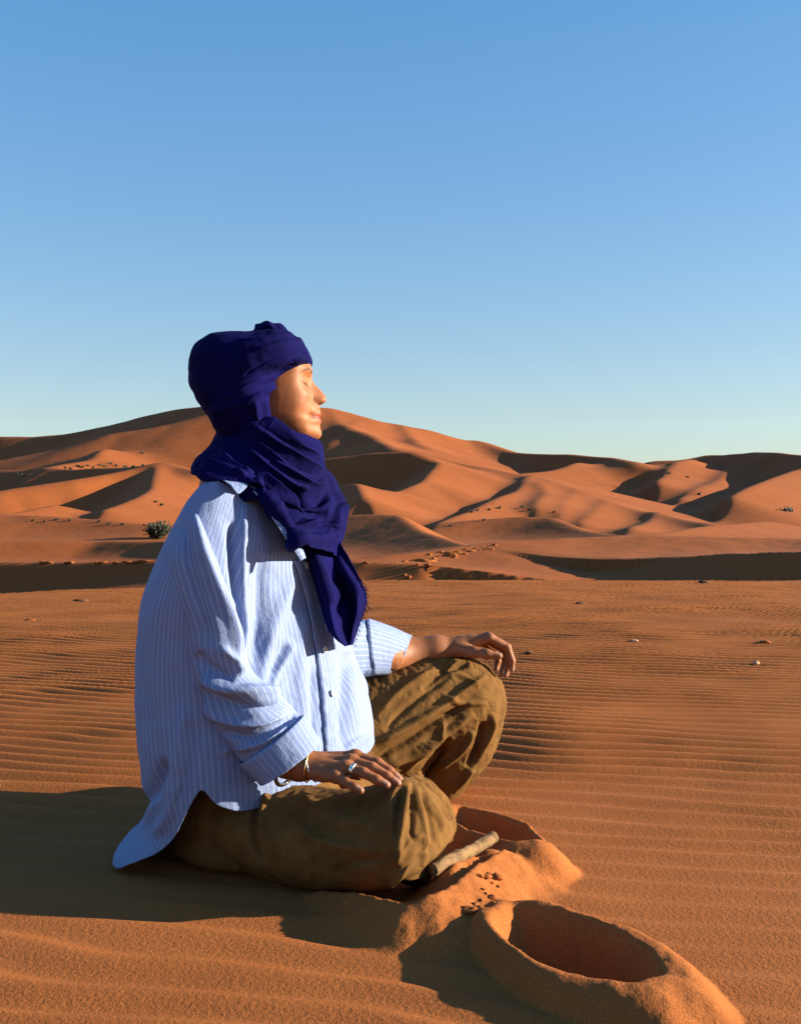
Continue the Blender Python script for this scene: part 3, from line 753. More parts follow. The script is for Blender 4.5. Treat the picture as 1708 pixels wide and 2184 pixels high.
# pleats fanning down from the pinch at the top of the knee, creases along the thigh
fan = [([(872, 1668), (862, 1720), (852, 1790), (850, 1850)], .007, 9, 'ridge'), ([(880, 1668), (895, 1730), (905, 1790), (900, 1850)], .006, 8, 'ridge'),
       ([(890, 1672), (925, 1725), (945, 1775)], .006, 8, 'ridge'), ([(868, 1666), (840, 1700), (835, 1760), (845, 1830)], .006, 9, 'ridge'),
       ([(876, 1672), (880, 1730), (878, 1800)], -.006, 7, 'ridge'), ([(895, 1690), (918, 1745), (925, 1800)], -.005, 6, 'ridge'), ([(856, 1680), (845, 1730), (842, 1790)], -.005, 6, 'ridge'),
       ([(905, 1680), (935, 1710), (962, 1750)], -.006, 6, 'ridge'), ([(840, 1845), (870, 1800), (900, 1780)], .004, 7, 'ridge'), ([(850, 1860), (890, 1830), (915, 1800)], -.004, 6, 'ridge'),
       ([(560, 1665), (545, 1720), (540, 1790), (555, 1840)], -.012, 8, 'ridge'), ([(575, 1668), (560, 1730), (560, 1800)], .007, 9, 'ridge'),
       ([(640, 1690), (700, 1740), (790, 1760)], .004, 16, 'ridge'), ([(620, 1760), (700, 1800), (800, 1810)], .005, 15, 'ridge'), ([(700, 1870), (760, 1840), (830, 1830)], -.004, 12, 'ridge')]
nearleg = lap(crease(nearleg, N, [(p_, a_ * 1.35, w_ * .85, k_) for p_, a_, w_, k_ in fan]), True, 1)
nearleg = buckle(nearleg, True, 1.035, 1.03, -.006, .007, 110, seed=2, amp=.0025, freq=45)
rmp = sstep(0, 1, np.linspace(0, 1, 26))[:, None] * np.sin(np.linspace(0, 2 * np.pi, 210, endpoint=False))[None]
nearleg[-26:, :, 2] += .022 * rmp; nearleg[-26:, :, 1] -= .008 * rmp
o1 = grid_obj('l1', nearleg, True, OLIVE, thick=.0015)
farleg = tube([(700, 1490, 760, 1720, 2.060, .10), (760, 1450, 800, 1700, 2.190, .105), (830, 1426, 850, 1680, 2.220, .105), (905, 1402, 890, 1668, 2.240, .10), (965, 1397, 905, 1655, 2.260, .098),
               (1022, 1408, 905, 1640, 2.270, .095), (1062, 1442, 900, 1630, 2.275, .09), (1079, 1490, 890, 1625, 2.280, .085), (1070, 1555, 880, 1632, 2.285, .08), (1046, 1618, 880, 1650, 2.290, .072),
               (1012, 1662, 890, 1672, 2.290, .062), (985, 1690, 905, 1690, 2.290, .052), (966, 1708, 918, 1702, 2.290, .045)], 220, 240)
N = outward(farleg)
fan = [([(775, 1600), (850, 1560), (920, 1520), (985, 1475), (1040, 1440)], .010, 10, 'ridge'), ([(790, 1625), (870, 1580), (930, 1540), (1000, 1500)], -.011, 9, 'ridge'),
       ([(800, 1640), (880, 1610), (950, 1560), (1010, 1520)], .009, 10, 'ridge'), ([(860, 1650), (900, 1600), (930, 1570), (950, 1530)], .008, 7, 'sharp'),
       ([(900, 1655), (935, 1610), (955, 1570)], -.010, 9, 'ridge'), ([(930, 1645), (985, 1600), (1010, 1560)], .008, 8, 'ridge'), ([(1000, 1640), (1022, 1590), (1035, 1540)], -.014, 11, 'ridge'),
       ([(965, 1690), (1010, 1630), (1045, 1560), (1050, 1520)], .008, 8, 'ridge'), ([(900, 1470), (950, 1430), (1000, 1415)], -.007, 9, 'ridge'), ([(820, 1560), (880, 1500), (960, 1440)], -.006, 10, 'ridge'),
       ([(800, 1530), (860, 1470), (930, 1425)], .006, 9, 'ridge'), ([(940, 1480), (980, 1500), (1040, 1500)], .004, 6, 'ridge'), ([(930, 1440), (985, 1440), (1020, 1470)], .004, 6, 'sharp')]
farleg = lap(crease(farleg, N, [(p_, a_ * 1.5, w_ * .8, k_) for p_, a_, w_, k_ in fan]), True, 1)
farleg = buckle(farleg, True, 1.045, 1.04, -.008, .008, 120, seed=5, amp=.003, freq=42)
o2 = grid_obj('l2', farleg, True, OLIVE, thick=.0015)
seat = tube([(450, 1590, 560, 1590, 1.90, .05), (385, 1620, 640, 1620, 1.90, .13), (365, 1680, 720, 1680, 1.90, .17), (360, 1740, 740, 1740, 1.905, .185), (375, 1790, 720, 1790, 1.91, .18), (430, 1815, 640, 1815, 1.92, .11)], 90, 60)
o3 = grid_obj('l3', seat, True, OLIVE, cap0=True, cap1=True)
# gathered folds of the near trouser leg beside the knee
fold = tube([(858, 1660, 875, 1690, 1.70, .02), (890, 1655, 890, 1715, 1.72, .03), (925, 1672, 905, 1745, 1.73, .034), (953, 1705, 925, 1770, 1.73, .03), (970, 1745, 945, 1790, 1.72, .024), (966, 1790, 945, 1800, 1.70, .012)], 60, 60)
fold = buckle(fold, True, 1.08, 1.06, -.007, .007, 80, seed=9, amp=.004, freq=60)
o4 = grid_obj('l4', fold, True, OLIVE, cap0=True, cap1=True)
trousers = join_meshes('trousers', [o1, o2, o3, o4], OLIVE, person)

# ------------------------------------------------------------------ shirt: body, sleeves, cuffs, placket, buttons, collar
rows = [  # py, left, right, depth of the axis, half depth
    (1018, 470, 600, 1.90, .055), (1032, 440, 635, 1.90, .085), (1060, 408, 668, 1.90, .112), (1110, 376, 690, 1.90, .142), (1180, 338, 708, 1.90, .166), (1270, 304, 722, 1.90, .175),
    (1340, 293, 738, 1.90, .172), (1400, 289, 752, 1.90, .170), (1480, 288, 780, 1.90, .172), (1560, 294, 794, 1.90, .18), (1620, 300, 797, 1.905, .185), (1700, 312, 790, 1.91, .185), (1790, 318, 780, 1.92, .18)]
nu_t, nv_t = 420, 300
# angle t: 0 = right edge, 90 = near the camera, 180 = back
t = np.linspace(0, 2 * np.pi, nu_t, endpoint=False)
deg = np.degrees(t)
hem_px = np.interp(deg, [0, 40, 70, 92, 100, 112, 118, 124, 145, 165, 185, 230, 300, 360], [1606, 1630, 1655, 1668, 1668, 1650, 1612, 1640, 1745, 1792, 1796, 1790, 1650, 1606])
hem_px = np.convolve(np.concatenate([hem_px[-3:], hem_px, hem_px[:3]]), np.ones(7) / 7, 'valid')
R = np.array(rows, float)
v = np.linspace(0, 1, nv_t)
PYg = 1018 + (hem_px[None, :] - 1018) * v[:, None]
def rowi(col): 
    from_ = R[:, 0]; d = catmull(R[:, [0, col]], 600); return np.interp(PYg, d[:, 0], d[:, 1])
Lg, Rg, Yg, Wg = rowi(1), rowi(2), rowi(3), rowi(4)
cx_, ex_ = (Lg + Rg) / 2, (Rg - Lg) / 2
ct, stn = np.cos(t)[None], np.sin(t)[None]
Yv = Yg - Wg * np.sign(stn) * np.abs(stn) ** 0.9 + 0.12 * ct
# the tail at the back spreads out over the sand
tail = sstep(1690, 1796, PYg) * np.clip(-ct, 0, 1) ** 1.0
pxg = cx_ + ex_ * ct - 78 * tail ** 1.5
Zg = H + (HY - PYg) * Yg / F
torso = np.stack([(pxg - CX) * Yv / F, Yv, Zg], -1)
torso[..., 2] = np.maximum(torso[..., 2], 0.004 + .0 * tail)
N = outward(torso)
folds = [([(520, 1075), (512, 1180), (516, 1290), (522, 1380)], .016, 9, 'ridge'), ([(497, 1110), (500, 1200), (512, 1300)], -.02, 10, 'ridge'),
         ([(640, 1200), (585, 1330), (560, 1420), (548, 1490)], .010, 14, 'ridge'), ([(560, 1180), (555, 1300), (545, 1420)], -.012, 14, 'ridge'),
         ([(625, 1370), (590, 1430), (560, 1500)], .014, 8, 'ridge'), ([(612, 1375), (575, 1440)], -.010, 8, 'ridge'), ([(650, 1300), (640, 1420), (655, 1560)], .008, 16, 'ridge'),
         ([(668, 1420), (665, 1500), (672, 1590)], -.009, 9, 'ridge'), ([(745, 1390), (738, 1480), (735, 1600)], -.016, 12, 'ridge'), ([(775, 1330), (782, 1420), (788, 1480)], .006, 8, 'ridge'),
         ([(735, 1600), (762, 1575), (795, 1565)], .009, 6, 'step'), ([(345, 1200), (330, 1350), (335, 1500), (360, 1640)], .006, 16, 'ridge'), ([(310, 1450), (330, 1560), (350, 1700)], -.006, 14, 'ridge'),
         ([(395, 1500), (380, 1600), (350, 1720)], .007, 13, 'ridge'), ([(425, 1540), (410, 1620), (375, 1730)], -.006, 10, 'ridge'), ([(470, 1610), (500, 1590), (530, 1570)], .008, 8, 'ridge'),
         ([(240, 1790), (300, 1750), (330, 1700)], .012, 12, 'ridge'), ([(352, 1620), (325, 1690), (285, 1765)], -.016, 13, 'ridge'), ([(385, 1660), (365, 1730), (330, 1785)], .010, 12, 'ridge'), ([(610, 1080), (640, 1140), (655, 1200)], .006, 7, 'step')]
torso = crease(torso, N, folds)
torso = lap(buckle(lap(torso, True, 3), True, 1.03, 1.02, -.006, .007, 120, seed=11, amp=.0035, freq=30, pin1=False), True, 2)
torso[..., 2] = np.maximum(torso[..., 2], 0.003)
shirt = grid_obj('shirt', torso, True, SHIRT, person, thick=.0012)
TQ = proj(torso); TN = outward(torso)
def surf(px, py, lift=0.0):
    d = ((TQ - np.array([px, py])) ** 2).sum(-1) + np.where(TN[..., 1] < 0.15, 0, 1e6)
    i = np.unravel_index(np.argmin(d), d.shape); return torso[i] + TN[i] * lift, TN[i]

sleeve = tube([(392, 1105, 505, 1040, 1.80, .055), (362, 1150, 450, 1085, 1.78, .062, 1.80, 1.76), (338, 1206, 452, 1150, 1.76, .070, 1.80, 1.72), (345, 1270, 480, 1235, 1.75, .074, 1.795, 1.71), (368, 1330, 508, 1325, 1.748, .076, 1.795, 1.705), (380, 1402, 524, 1400, 1.748, .078, 1.795, 1.705),
               (402, 1470, 545, 1440, 1.745, .078, 1.785, 1.705), (446, 1540, 598, 1482, 1.735, .074, 1.765, 1.705), (482, 1580, 628, 1515, 1.73, .072), (515, 1620, 645, 1532, 1.715, .062), (540, 1640, 658, 1550, 1.708, .056)], 230, 260)
N = outward(sleeve)
folds = [([(415, 1090), (430, 1170), (465, 1260), (495, 1330), (515, 1420)], .014, 10, 'ridge'), ([(395, 1110), (405, 1200), (430, 1300), (445, 1380)], -.010, 14, 'ridge'),
         ([(350, 1220), (375, 1330), (395, 1430)], .008, 14, 'ridge'), ([(425, 1445), (480, 1470), (560, 1475), (600, 1480)], .014, 10, 'ridge'), ([(420, 1470), (480, 1500), (560, 1510), (610, 1500)], -.013, 10, 'ridge'),
         ([(430, 1500), (470, 1530), (540, 1545), (610, 1530)], .012, 9, 'ridge'), ([(470, 1560), (530, 1570), (590, 1545), (630, 1530)], -.009, 8, 'ridge'), ([(500, 1600), (560, 1585), (620, 1550)], .008, 7, 'ridge'),
         ([(470, 1380), (500, 1410), (520, 1440)], .010, 9, 'ridge'), ([(420, 1390), (440, 1420), (500, 1450)], -.010, 12, 'ridge')]
sleeve = crease(sleeve, N, folds)
sleeve = lap(buckle(lap(sleeve, True, 3), True, 1.035, 1.03, -.007, .007, 120, seed=21, amp=.003, freq=30), True, 2)
grid_obj('sleeve', sleeve, True, SHIRT, person, thick=.0012)
def cuff(name, rings, seed):
    c = tube(rings, 150, 40)
    c = buckle(c, True, 1.02, 1.01, -.002, .002, 40, seed=seed, amp=.001, pin0=False, pin1=False)
    return grid_obj(name, c, True, SHIRT, person, thick=.003)
cuff('cuff', [(511, 1627, 647, 1527, 1.705, .060), (515, 1633, 650, 1529, 1.705, .064), (535, 1652, 666, 1554, 1.70, .062), (553, 1670, 681, 1580, 1.695, .060), (555, 1673, 683, 1584, 1.694, .058)], 3)
sleeve2 = tube([(640, 1085, 560, 1100, 2.00, .04), (668, 1115, 572, 1140, 2.03, .055), (690, 1180, 590, 1205, 2.06, .062), (702, 1250, 615, 1300, 2.08, .062), (715, 1295, 660, 1400, 2.09, .060), (735, 1318, 735, 1442, 2.10, .060), (782, 1324, 795, 1440, 2.16, .064), (828, 1338, 820, 1436, 2.20, .062), (862, 1352, 834, 1433, 2.23, .057)], 120, 190)
sleeve2 = crease(sleeve2, outward(sleeve2), [([(785, 1330), (800, 1370), (815, 1420)], -.006, 6, 'ridge')])
sleeve2 = buckle(sleeve2, True, 1.04, 1.03, -.006, .006, 80, seed=31, amp=.003, freq=40)
grid_obj('sleeve', sleeve2, True, SHIRT, person, thick=.0012)
cuff('cuff', [(786, 1322, 800, 1438, 2.165, .066), (789, 1320, 803, 1440, 2.168, .069), (835, 1336, 826, 1438, 2.205, .066), (874, 1354, 840, 1434, 2.24, .063), (877, 1357, 842, 1433, 2.242, .061)], 4)

def sheet_on_shirt(line, half, n, m, lift, wav=0.0008, seed=0):
    L = smoothline(line, n); T = np.gradient(L, axis=0); T /= np.linalg.norm(T, axis=1, keepdims=True)
    nn = np.stack([T[:, 1], -T[:, 0]], -1)
    V = np.zeros((n, m, 3))
    for i in range(n):
        for j in range(m):
            s = (j / (m - 1) - .5) * 2
            p, nr = surf(*(L[i] + nn[i] * half * s), 0.0)
            edge = 1 - abs(s) ** 6
            V[i, j] = p + nr * (lift * (.4 + .6 * edge) + wav * noise2(i * .35 + seed, j * .6))
    for _ in range(2): V[1:-1] = (V[:-2] + 2 * V[1:-1] + V[2:]) / 4
    return V
pl = sheet_on_shirt([(640, 1192), (664, 1270), (680, 1350), (692, 1430), (700, 1500), (704, 1560), (708, 1606)], 15, 110, 9, .0045, .0030)
grid_obj('placket', pl, False, SHIRT, person, thick=.0015)
BUTTON, nb_, bb_ = new_mat('pearl_button'); bb_.inputs['Base Color'].default_value = (.55, .52, .50, 1); bb_.inputs['Roughness'].default_value = .3
for (px, py) in ((645, 1207), (685, 1387), (700, 1481)):
    p, nr = surf(px, py, .0095)
    bm = bmesh.new()
    prof = [(0, .0003), (.0028, .0003), (.0036, .0012), (.0052, .0014), (.0060, .0006), (.0058, -.0008), (0, -.0010)]
    prev = None
    for r_, h_ in prof:
        ring = [bm.verts.new((r_ * math.cos(a), r_ * math.sin(a), h_)) for a in np.linspace(0, 2 * np.pi, 20, endpoint=False)] if r_ > 0 else [bm.verts.new((0, 0, h_))]
        if prev:
            for i in range(20):
                a, b = prev[i % len(prev)], prev[(i + 1) % len(prev)]; c, d = ring[(i + 1) % len(ring)], ring[i % len(ring)]
                f = [x for k, x in enumerate([a, b, c, d]) if x not in [a, b, c, d][:k]]
                if len(f) > 2: bm.faces.new(f)
        prev = ring
    bmesh.ops.recalc_face_normals(bm, faces=bm.faces)
    me = bpy.data.meshes.new('button'); bm.to_mesh(me); bm.free(); smooth(me)
    b = link('button', me, BUTTON, person); b.location = p; b.rotation_euler = Vector(nr).to_track_quat('Z', 'Y').to_euler()
# turned-down collar point by the shoulder and the lapel edge under the scarf
def patch(name, ctrl, n, m, thick, seed=0):
    C = np.array([[P(*p) for p in r] for r in ctrl]); V = catmull(C, n); V = np.swapaxes(catmull(np.swapaxes(V, 0, 1), m), 0, 1)
    V = buckle(V, False, 1.02, 1.02, -.002, .002, 30, seed=seed, amp=.001, pin0=False, pin1=False)
    return grid_obj(name, V, False, SHIRT, person, thick=thick)
patch('collar', [[(462, 1016, 1.80), (490, 1014, 1.79), (520, 1020, 1.785), (536, 1024, 1.79)], [(468, 1022, 1.765), (492, 1026, 1.757), (515, 1030, 1.757), (532, 1032, 1.765)], [(478, 1026, 1.745), (496, 1036, 1.738), (511, 1042, 1.738), (524, 1042, 1.745)], [(492, 1036, 1.735), (500, 1046, 1.727), (506, 1053, 1.725), (513, 1052, 1.730)]], 24, 24, .002, 2)
patch('lapel', [[(530, 1034, 1.765), (560, 1070, 1.75), (592, 1120, 1.745), (622, 1165, 1.745), (642, 1196, 1.742)], [(543, 1036, 1.772), (578, 1075, 1.758), (608, 1122, 1.752), (634, 1165, 1.75), (648, 1192, 1.746)], [(556, 1040, 1.79), (592, 1078, 1.775), (620, 1124, 1.768), (643, 1165, 1.762), (653, 1190, 1.755)]], 24, 50, .0018, 6)

# ------------------------------------------------------------------ head wrap
outline = np.array([(662, 772), (657, 752), (643, 728), (622, 713), (606, 707), (590, 708), (560, 711), (530, 713), (495, 713), (460, 716), (434, 731), (420, 745), (411, 765), (410, 795), (412, 822), (420, 842), (430, 862), (444, 882), (455, 897), (466, 925), (500, 950), (545, 950), (580, 925), (586, 893), (583, 865), (586, 842), (596, 818), (612, 801), (638, 786)], float)
def blob(outl, c, Y, Wd, nr, nt, pw=2.2, face_cut=None):
    o = catmull(outl, nt, closed=True)
    rho = np.sin(np.linspace(0, np.pi / 2, nr))
    px = c[0] + (o[None, :, 0] - c[0]) * rho[:, None]; py = c[1] + (o[None, :, 1] - c[1]) * rho[:, None]
    th = Wd * (1 - rho ** pw)[:, None] ** (1 / pw) * np.ones((1, nt))
    mk = lambda s: np.stack([(px - CX) * Y / F, Y + s * th, H + (HY - py) * Y / F], -1)
    return mk(-1)
nearW = blob(outline, (520, 815), YH, .108, 150, 420, 2.8)
# spread: the wrap is as wide as the head all along the face opening
farW = nearW.copy(); farW[..., 1] = 2 * YH - farW[..., 1]
wrap = np.concatenate([nearW, farW[::-1][1:]])
N = outward(np.swapaxes(wrap, 0, 1), False) if False else None
g = gnormal(wrap, True); cen = wrap.reshape(-1, 3).mean(0)
if ((wrap - cen) * g).sum() < 0: g = -g
bands = [([(470, 850), (540, 815), (600, 790), (662, 748)], .006, 9, 'step'), ([(455, 880), (530, 850), (585, 815), (640, 775)], .005, 8, 'step'), ([(480, 780), (560, 745), (620, 728), (648, 724)], .005, 9, 'step'),
         ([(520, 800), (570, 770), (640, 745)], -.003, 4, 'ridge'), ([(500, 740), (570, 720), (625, 712)], .005, 8, 'step'), ([(520, 860), (560, 835), (590, 812)], .004, 5, 'ridge'), ([(480, 830), (550, 800), (610, 772)], .0025, 4, 'ridge'),
         ([(430, 740), (470, 770), (480, 830), (470, 890)], .0015, 14, 'step'), ([(418, 790), (440, 840), (470, 900)], .002, 12, 'step'), ([(560, 850), (566, 880), (575, 920)], .005, 5, 'ridge'), ([(540, 850), (548, 890), (560, 930)], .004, 5, 'ridge')]
wrap = crease(wrap, g, bands)
wr = noise3(wrap[..., 0] * 55, wrap[..., 1] * 40, wrap[..., 2] * 90) * .0016 + noise3(wrap[..., 0] * 20, wrap[..., 1] * 20, wrap[..., 2] * 36) * .003
wrap = wrap + g * wr[..., None]
hw = grid_obj('head_wrap', wrap, True, INDIGO, person)
# the knot of gathered cloth on top and the tuck at the back
knot = tube([(536, 722, 545, 716, 1.88, .012), (542, 704, 562, 722, 1.885, .035), (552, 693, 580, 722, 1.89, .042), (572, 688, 598, 722, 1.89, .042), (596, 692, 612, 722, 1.89, .036), (622, 706, 622, 722, 1.89, .016)], 80, 90)
gg = outward(knot); s_ = np.linspace(0, 1, 90)[:, None]
knot = knot + gg * (0.0016 * np.sin(s_ * 24) * np.ones((1, 80)) + .002 * noise3(knot[..., 0] * 90, knot[..., 1] * 30, knot[..., 2] * 60))[..., None]
grid_obj('knot', knot, True, INDIGO, hw, cap0=True, cap1=True)
tuck = tube([(408, 788, 424, 786, 1.88, .02), (405, 800, 428, 802, 1.88, .035), (405, 820, 430, 826, 1.88, .035), (411, 829, 430, 834, 1.885, .02)], 50, 40)
grid_obj('tuck', tuck, True, INDIGO, hw, cap0=True, cap1=True)
# brow band: closes the wrap round the forehead to the front edge
brow = tube([(470, 742, 655, 742, 1.90, .098), (455, 770, 661, 757, 1.90, .103), (450, 800, 663, 770, 1.90, .105), (455, 826, 661, 777, 1.90, .103), (460, 834, 656, 779, 1.90, .098)], 200, 60, power=.92)
gg = outward(brow)
brow = crease(brow, gg, [([(480, 810), (560, 785), (610, 768), (660, 752)], .004, 7, 'step'), ([(500, 825), (580, 798), (640, 776)], .003, 5, 'ridge')])
brow = brow + gg * (0.0012 * noise3(brow[..., 0] * 50, brow[..., 1] * 50, brow[..., 2] * 150))[..., None]
grid_obj('brow_band', brow, True, INDIGO, hw, thick=.003)

# ------------------------------------------------------------------ scarf: wound round the neck, bib of folds, hanging end
scarf = tube([(452, 868, 596, 900, 1.90, .086), (458, 905, 640, 922, 1.90, .090), (462, 925, 682, 941, 1.90, .088), (448, 950, 690, 970, 1.90, .090), (424, 974, 698, 1008, 1.895, .098), (412, 992, 708, 1045, 1.89, .103),
              (409, 1004, 722, 1080, 1.885, .103), (415, 1012, 733, 1108, 1.878, .098), (468, 1006, 726, 1140, 1.868, .080), (543, 1044, 723, 1158, 1.855, .060), (598, 1098, 724, 1172, 1.845, .048), (640, 1168, 722, 1186, 1.835, .035)], 360, 300)
ts_ = np.linspace(0, 2 * np.pi, 360, endpoint=False); kq = .075 * sstep(.2, .6, np.linspace(0, 1, 300))[:, None] * np.cos(ts_)[None]
fy = (scarf[..., 1] + kq) / scarf[..., 1]
scarf = np.stack([scarf[..., 0] * fy, scarf[..., 1] + kq, H + (scarf[..., 2] - H) * fy], -1)
N = outward(scarf)
drape = [([(560, 890), (600, 915), (640, 945), (684, 975)], .008, 6, 'step'), ([(540, 905), (590, 940), (640, 975), (690, 1000)], .009, 7, 'step'), ([(530, 930), (580, 970), (625, 1005), (672, 1022)], .008, 7, 'step'),
         ([(525, 960), (570, 1000), (615, 1035), (650, 1045)], .007, 6, 'ridge'), ([(580, 985), (630, 1015), (665, 1030), (692, 1020)], .008, 6, 'step'), ([(555, 1000), (600, 1050), (645, 1085), (680, 1085), (694, 1050)], .012, 8, 'step'),
         ([(520, 1000), (575, 1070), (630, 1120), (690, 1125), (715, 1080)], .012, 9, 'step'), ([(500, 1010), (560, 1075), (610, 1135), (650, 1170)], .010, 9, 'ridge'), ([(620, 1040), (650, 1090), (690, 1095)], -.012, 9, 'ridge'),
         ([(600, 1080), (640, 1130), (690, 1140)], -.013, 10, 'ridge'), ([(540, 1030), (590, 1100), (635, 1165)], -.010, 8, 'ridge'), ([(700, 1000), (712, 1060), (725, 1110)], .008, 7, 'ridge'), ([(470, 960), (500, 990), (540, 1010)], .006, 9, 'step'),
         ([(430, 985), (470, 1000), (520, 1020)], .008, 9, 'step'), ([(640, 1110), (680, 1150), (715, 1160)], .010, 8, 'step')]
scarf = crease(scarf, N, [(p_, a_ * 1.75, w_, k_) for p_, a_, w_, k_ in drape])
scarf = lap(scarf, True, 1)
scarf = lap(buckle(scarf, True, 1.03, 1.05, -.007, .008, 110, seed=41, amp=.003, freq=42), True, 1)
sc = grid_obj('scarf', scarf, True, INDIGO, person, thick=.0015)
# hanging end
Lc = catmull(np.array([(630, 1150), (650, 1185), (668, 1240), (684, 1295), (698, 1338), (714, 1362), (736, 1379)], float), 150)
Rc = catmull(np.array([(720, 1130), (728, 1160), (746, 1192), (768, 1235), (780, 1264), (779, 1296), (766, 1328), (752, 1374)], float), 150)
m_ = 110; u = np.linspace(0, 1, m_)
pxs = Lc[:, None, 0] * (1 - u) + Rc[:, None, 0] * u; pys = Lc[:, None, 1] * (1 - u) + Rc[:, None, 1] * u
vv = np.linspace(0, 1, 150)[:, None]
Yt = 1.822 + 0.075 * u[None] + .018 * np.sin(u * 9 + 1.5 * vv * 3 + .5) * (1 - .3 * vv) + .006 * np.sin(u * 21 + 2 * vv) + .01 * vv
tailV = np.stack([(pxs - CX) * Yt / F, Yt, H + (HY - pys) * Yt / F], -1)
tailV = crease(tailV, -gnormal(tailV, False) if gnormal(tailV, False)[..., 1].mean() > 0 else gnormal(tailV, False), [([(665, 1170), (690, 1240), (705, 1290)], .010, 7, 'ridge'), ([(690, 1180), (715, 1230), (735, 1270), (720, 1320)], -.012, 9, 'ridge'), ([(715, 1180), (745, 1230), (765, 1270)], .010, 8, 'step')], near=False)
tailV = buckle(tailV, False, 1.03, 1.03, -.006, .006, 80, seed=51, amp=.002, freq=50, pin1=False)
grid_obj('scarf_end', tailV, False, INDIGO, sc, thick=.0015)
# frayed threads along the edge
bm = bmesh.new(); rr_ = random.Random(4)
for i in range(60, 148, 2):
    p = Vector(tailV[i, -1]); d = Vector((rr_.uniform(.2, 1), rr_.uniform(-.4, .4), rr_.uniform(-1.2, -.2))).normalized()
    pts = [p]; 
    for k in range(4):
        d = (d + Vector((rr_.uniform(-.6, .4), rr_.uniform(-.4, .4), rr_.uniform(-.7, .2)))).normalized(); pts.append(pts[-1] + d * rr_.uniform(.0015, .0035))
    for a, b in zip(pts[:-1], pts[1:]):
        r_ = .0006; n_ = (b - a).orthogonal().normalized() * r_; m2 = (b - a).cross(n_).normalized() * r_
        q0 = [bm.verts.new(a + x) for x in (n_, m2, -n_, -m2)]; q1 = [bm.verts.new(b + x) for x in (n_, m2, -n_, -m2)]
        for k in range(4): bm.faces.new((q0[k], q0[(k + 1) % 4], q1[(k + 1) % 4], q1[k]))
me = bpy.data.meshes.new('fringe'); bm.to_mesh(me); bm.free()
tag(link('fringe', me, INDIGO, sc), kind='stuff')

# ------------------------------------------------------------------ ring and bracelets
def metal(name, c, r):
    m, n, b = new_mat(name); b.inputs['Base Color'].default_value = (*c, 1); b.inputs['Metallic'].default_value = 1; b.inputs['Roughness'].default_value = r
    tc = nd(n, 'ShaderNodeTexCoord'); x = noise_node(n, 400, 3, .6, tc.outputs['Object']); bump(n, b, x.outputs[0], .0004, .4); return m
SILVER, GOLD = metal('silver', (.75, .74, .70), .25), metal('gold', (.85, .55, .25), .25)
def hoop(name, c, axis, r1, r2, wire, mat, flat=1.0):
    axis = Vector(axis).normalized(); e1 = Vector((0, -1, 0)); e1 = (e1 - axis * e1.dot(axis)).normalized(); e2 = axis.cross(e1)
    n, m = 48, 8; t = np.linspace(0, 2 * np.pi, n, endpoint=False); V = np.zeros((n, m, 3))
    for i, a in enumerate(t):
        rad = e1 * math.cos(a) + e2 * math.sin(a); cc = Vector(c) + e1 * r1 * math.cos(a) + e2 * r2 * math.sin(a)
        for j in range(m):
            b = 2 * math.pi * j / m; V[i, j] = cc + rad * wire * math.cos(b) + axis * wire * flat * math.sin(b)
    Fc = np.concatenate([grid_faces(n, m, True), np.stack([np.arange(m) + (n - 1) * m, np.roll(np.arange(m), -1) + (n - 1) * m, np.roll(np.arange(m), -1), np.arange(m)], -1)])
    return link(name, mesh_arrays(name, V, Fc), mat, person)
d_ = P(745, 1640, 1.638) - P(720, 1636, 1.647)
hoop('finger_ring', P(754, 1642, 1.634), P(775, 1648, 1.626) - P(738, 1638, 1.640), .0093, .0093, .0010, SILVER, 3.4)
hoop('bracelet', P(630, 1627, 1.676), P(660, 1634, 1.668) - P(620, 1627, 1.68) + np.array([0.004, 0, .008]), .030, .026, .0011, GOLD)
hoop('bracelet', P(660, 1634, 1.670), P(690, 1636, 1.664) - P(650, 1632, 1.67) + np.array([0.006, 0, -.002]), .029, .024, .0012, GOLD)
hoop('bracelet', P(668, 1635, 1.669), P(690, 1636, 1.664) - P(650, 1632, 1.67) + np.array([0.004, 0, .012]), .028, .023, .0011, SILVER)
hoop('bracelet', P(614, 1634, 1.682), P(640, 1636, 1.676) - P(600, 1618, 1.69), .033, .030, .0035, SILVER, 1.0)


# ------------------------------------------------------------------ small things on the sand
def hit(px, py, fn, y0, y1, n=4000):
    Y = np.linspace(y0, y1, n); x = (px - CX) * Y / F; z = H + (HY - py) * Y / F
    g = fn(x, Y); i = np.nonzero(z <= g)[0]
    i = i[0] if len(i) else n - 1
    return np.array([x[i], Y[i], g[i]])
def lump(name, mat, r, seed, squash=(1, 1, .7), rough=.35, res=10, sharp=1.0):
    rr = np.random.default_rng(seed)
    th = np.linspace(0, 2 * np.pi, res * 2, endpoint=False); ph = np.linspace(.02, np.pi - .02, res)
    d = np.stack([np.sin(ph)[:, None] * np.cos(th), np.sin(ph)[:, None] * np.sin(th), np.cos(ph)[:, None] * np.ones_like(th)], -1)
    rad = 1 + rough * noise3(d[..., 0] * 1.6 + seed, d[..., 1] * 1.6, d[..., 2] * 1.6) * 1.6 + rough * .5 * noise3(d[..., 0] * 4 + seed, d[..., 1] * 4, d[..., 2] * 4)
    V = d * rad[..., None] * r * np.array(squash)
    me = mesh_arrays(name, V, grid_faces(res, res * 2, True))
    return link(name, me, mat)
STONE = sand_mat('pale_stone', (0.34, 0.21, 0.12), (0.42, 0.28, 0.17), 40)
CLOD = sand_mat('sand_clod', (0.20, 0.062, 0.018), (0.27, 0.09, 0.027), 8)
DARKSTONE = sand_mat('dark_stone', (0.07, 0.04, 0.025), (0.11, 0.06, 0.035), 40)
BARK, nb2, bb2 = new_mat('bleached_bark')
tcb = nd(nb2, 'ShaderNodeTexCoord'); wv = noise_node(nb2, 60, 5, .65, tcb.outputs['Object'])
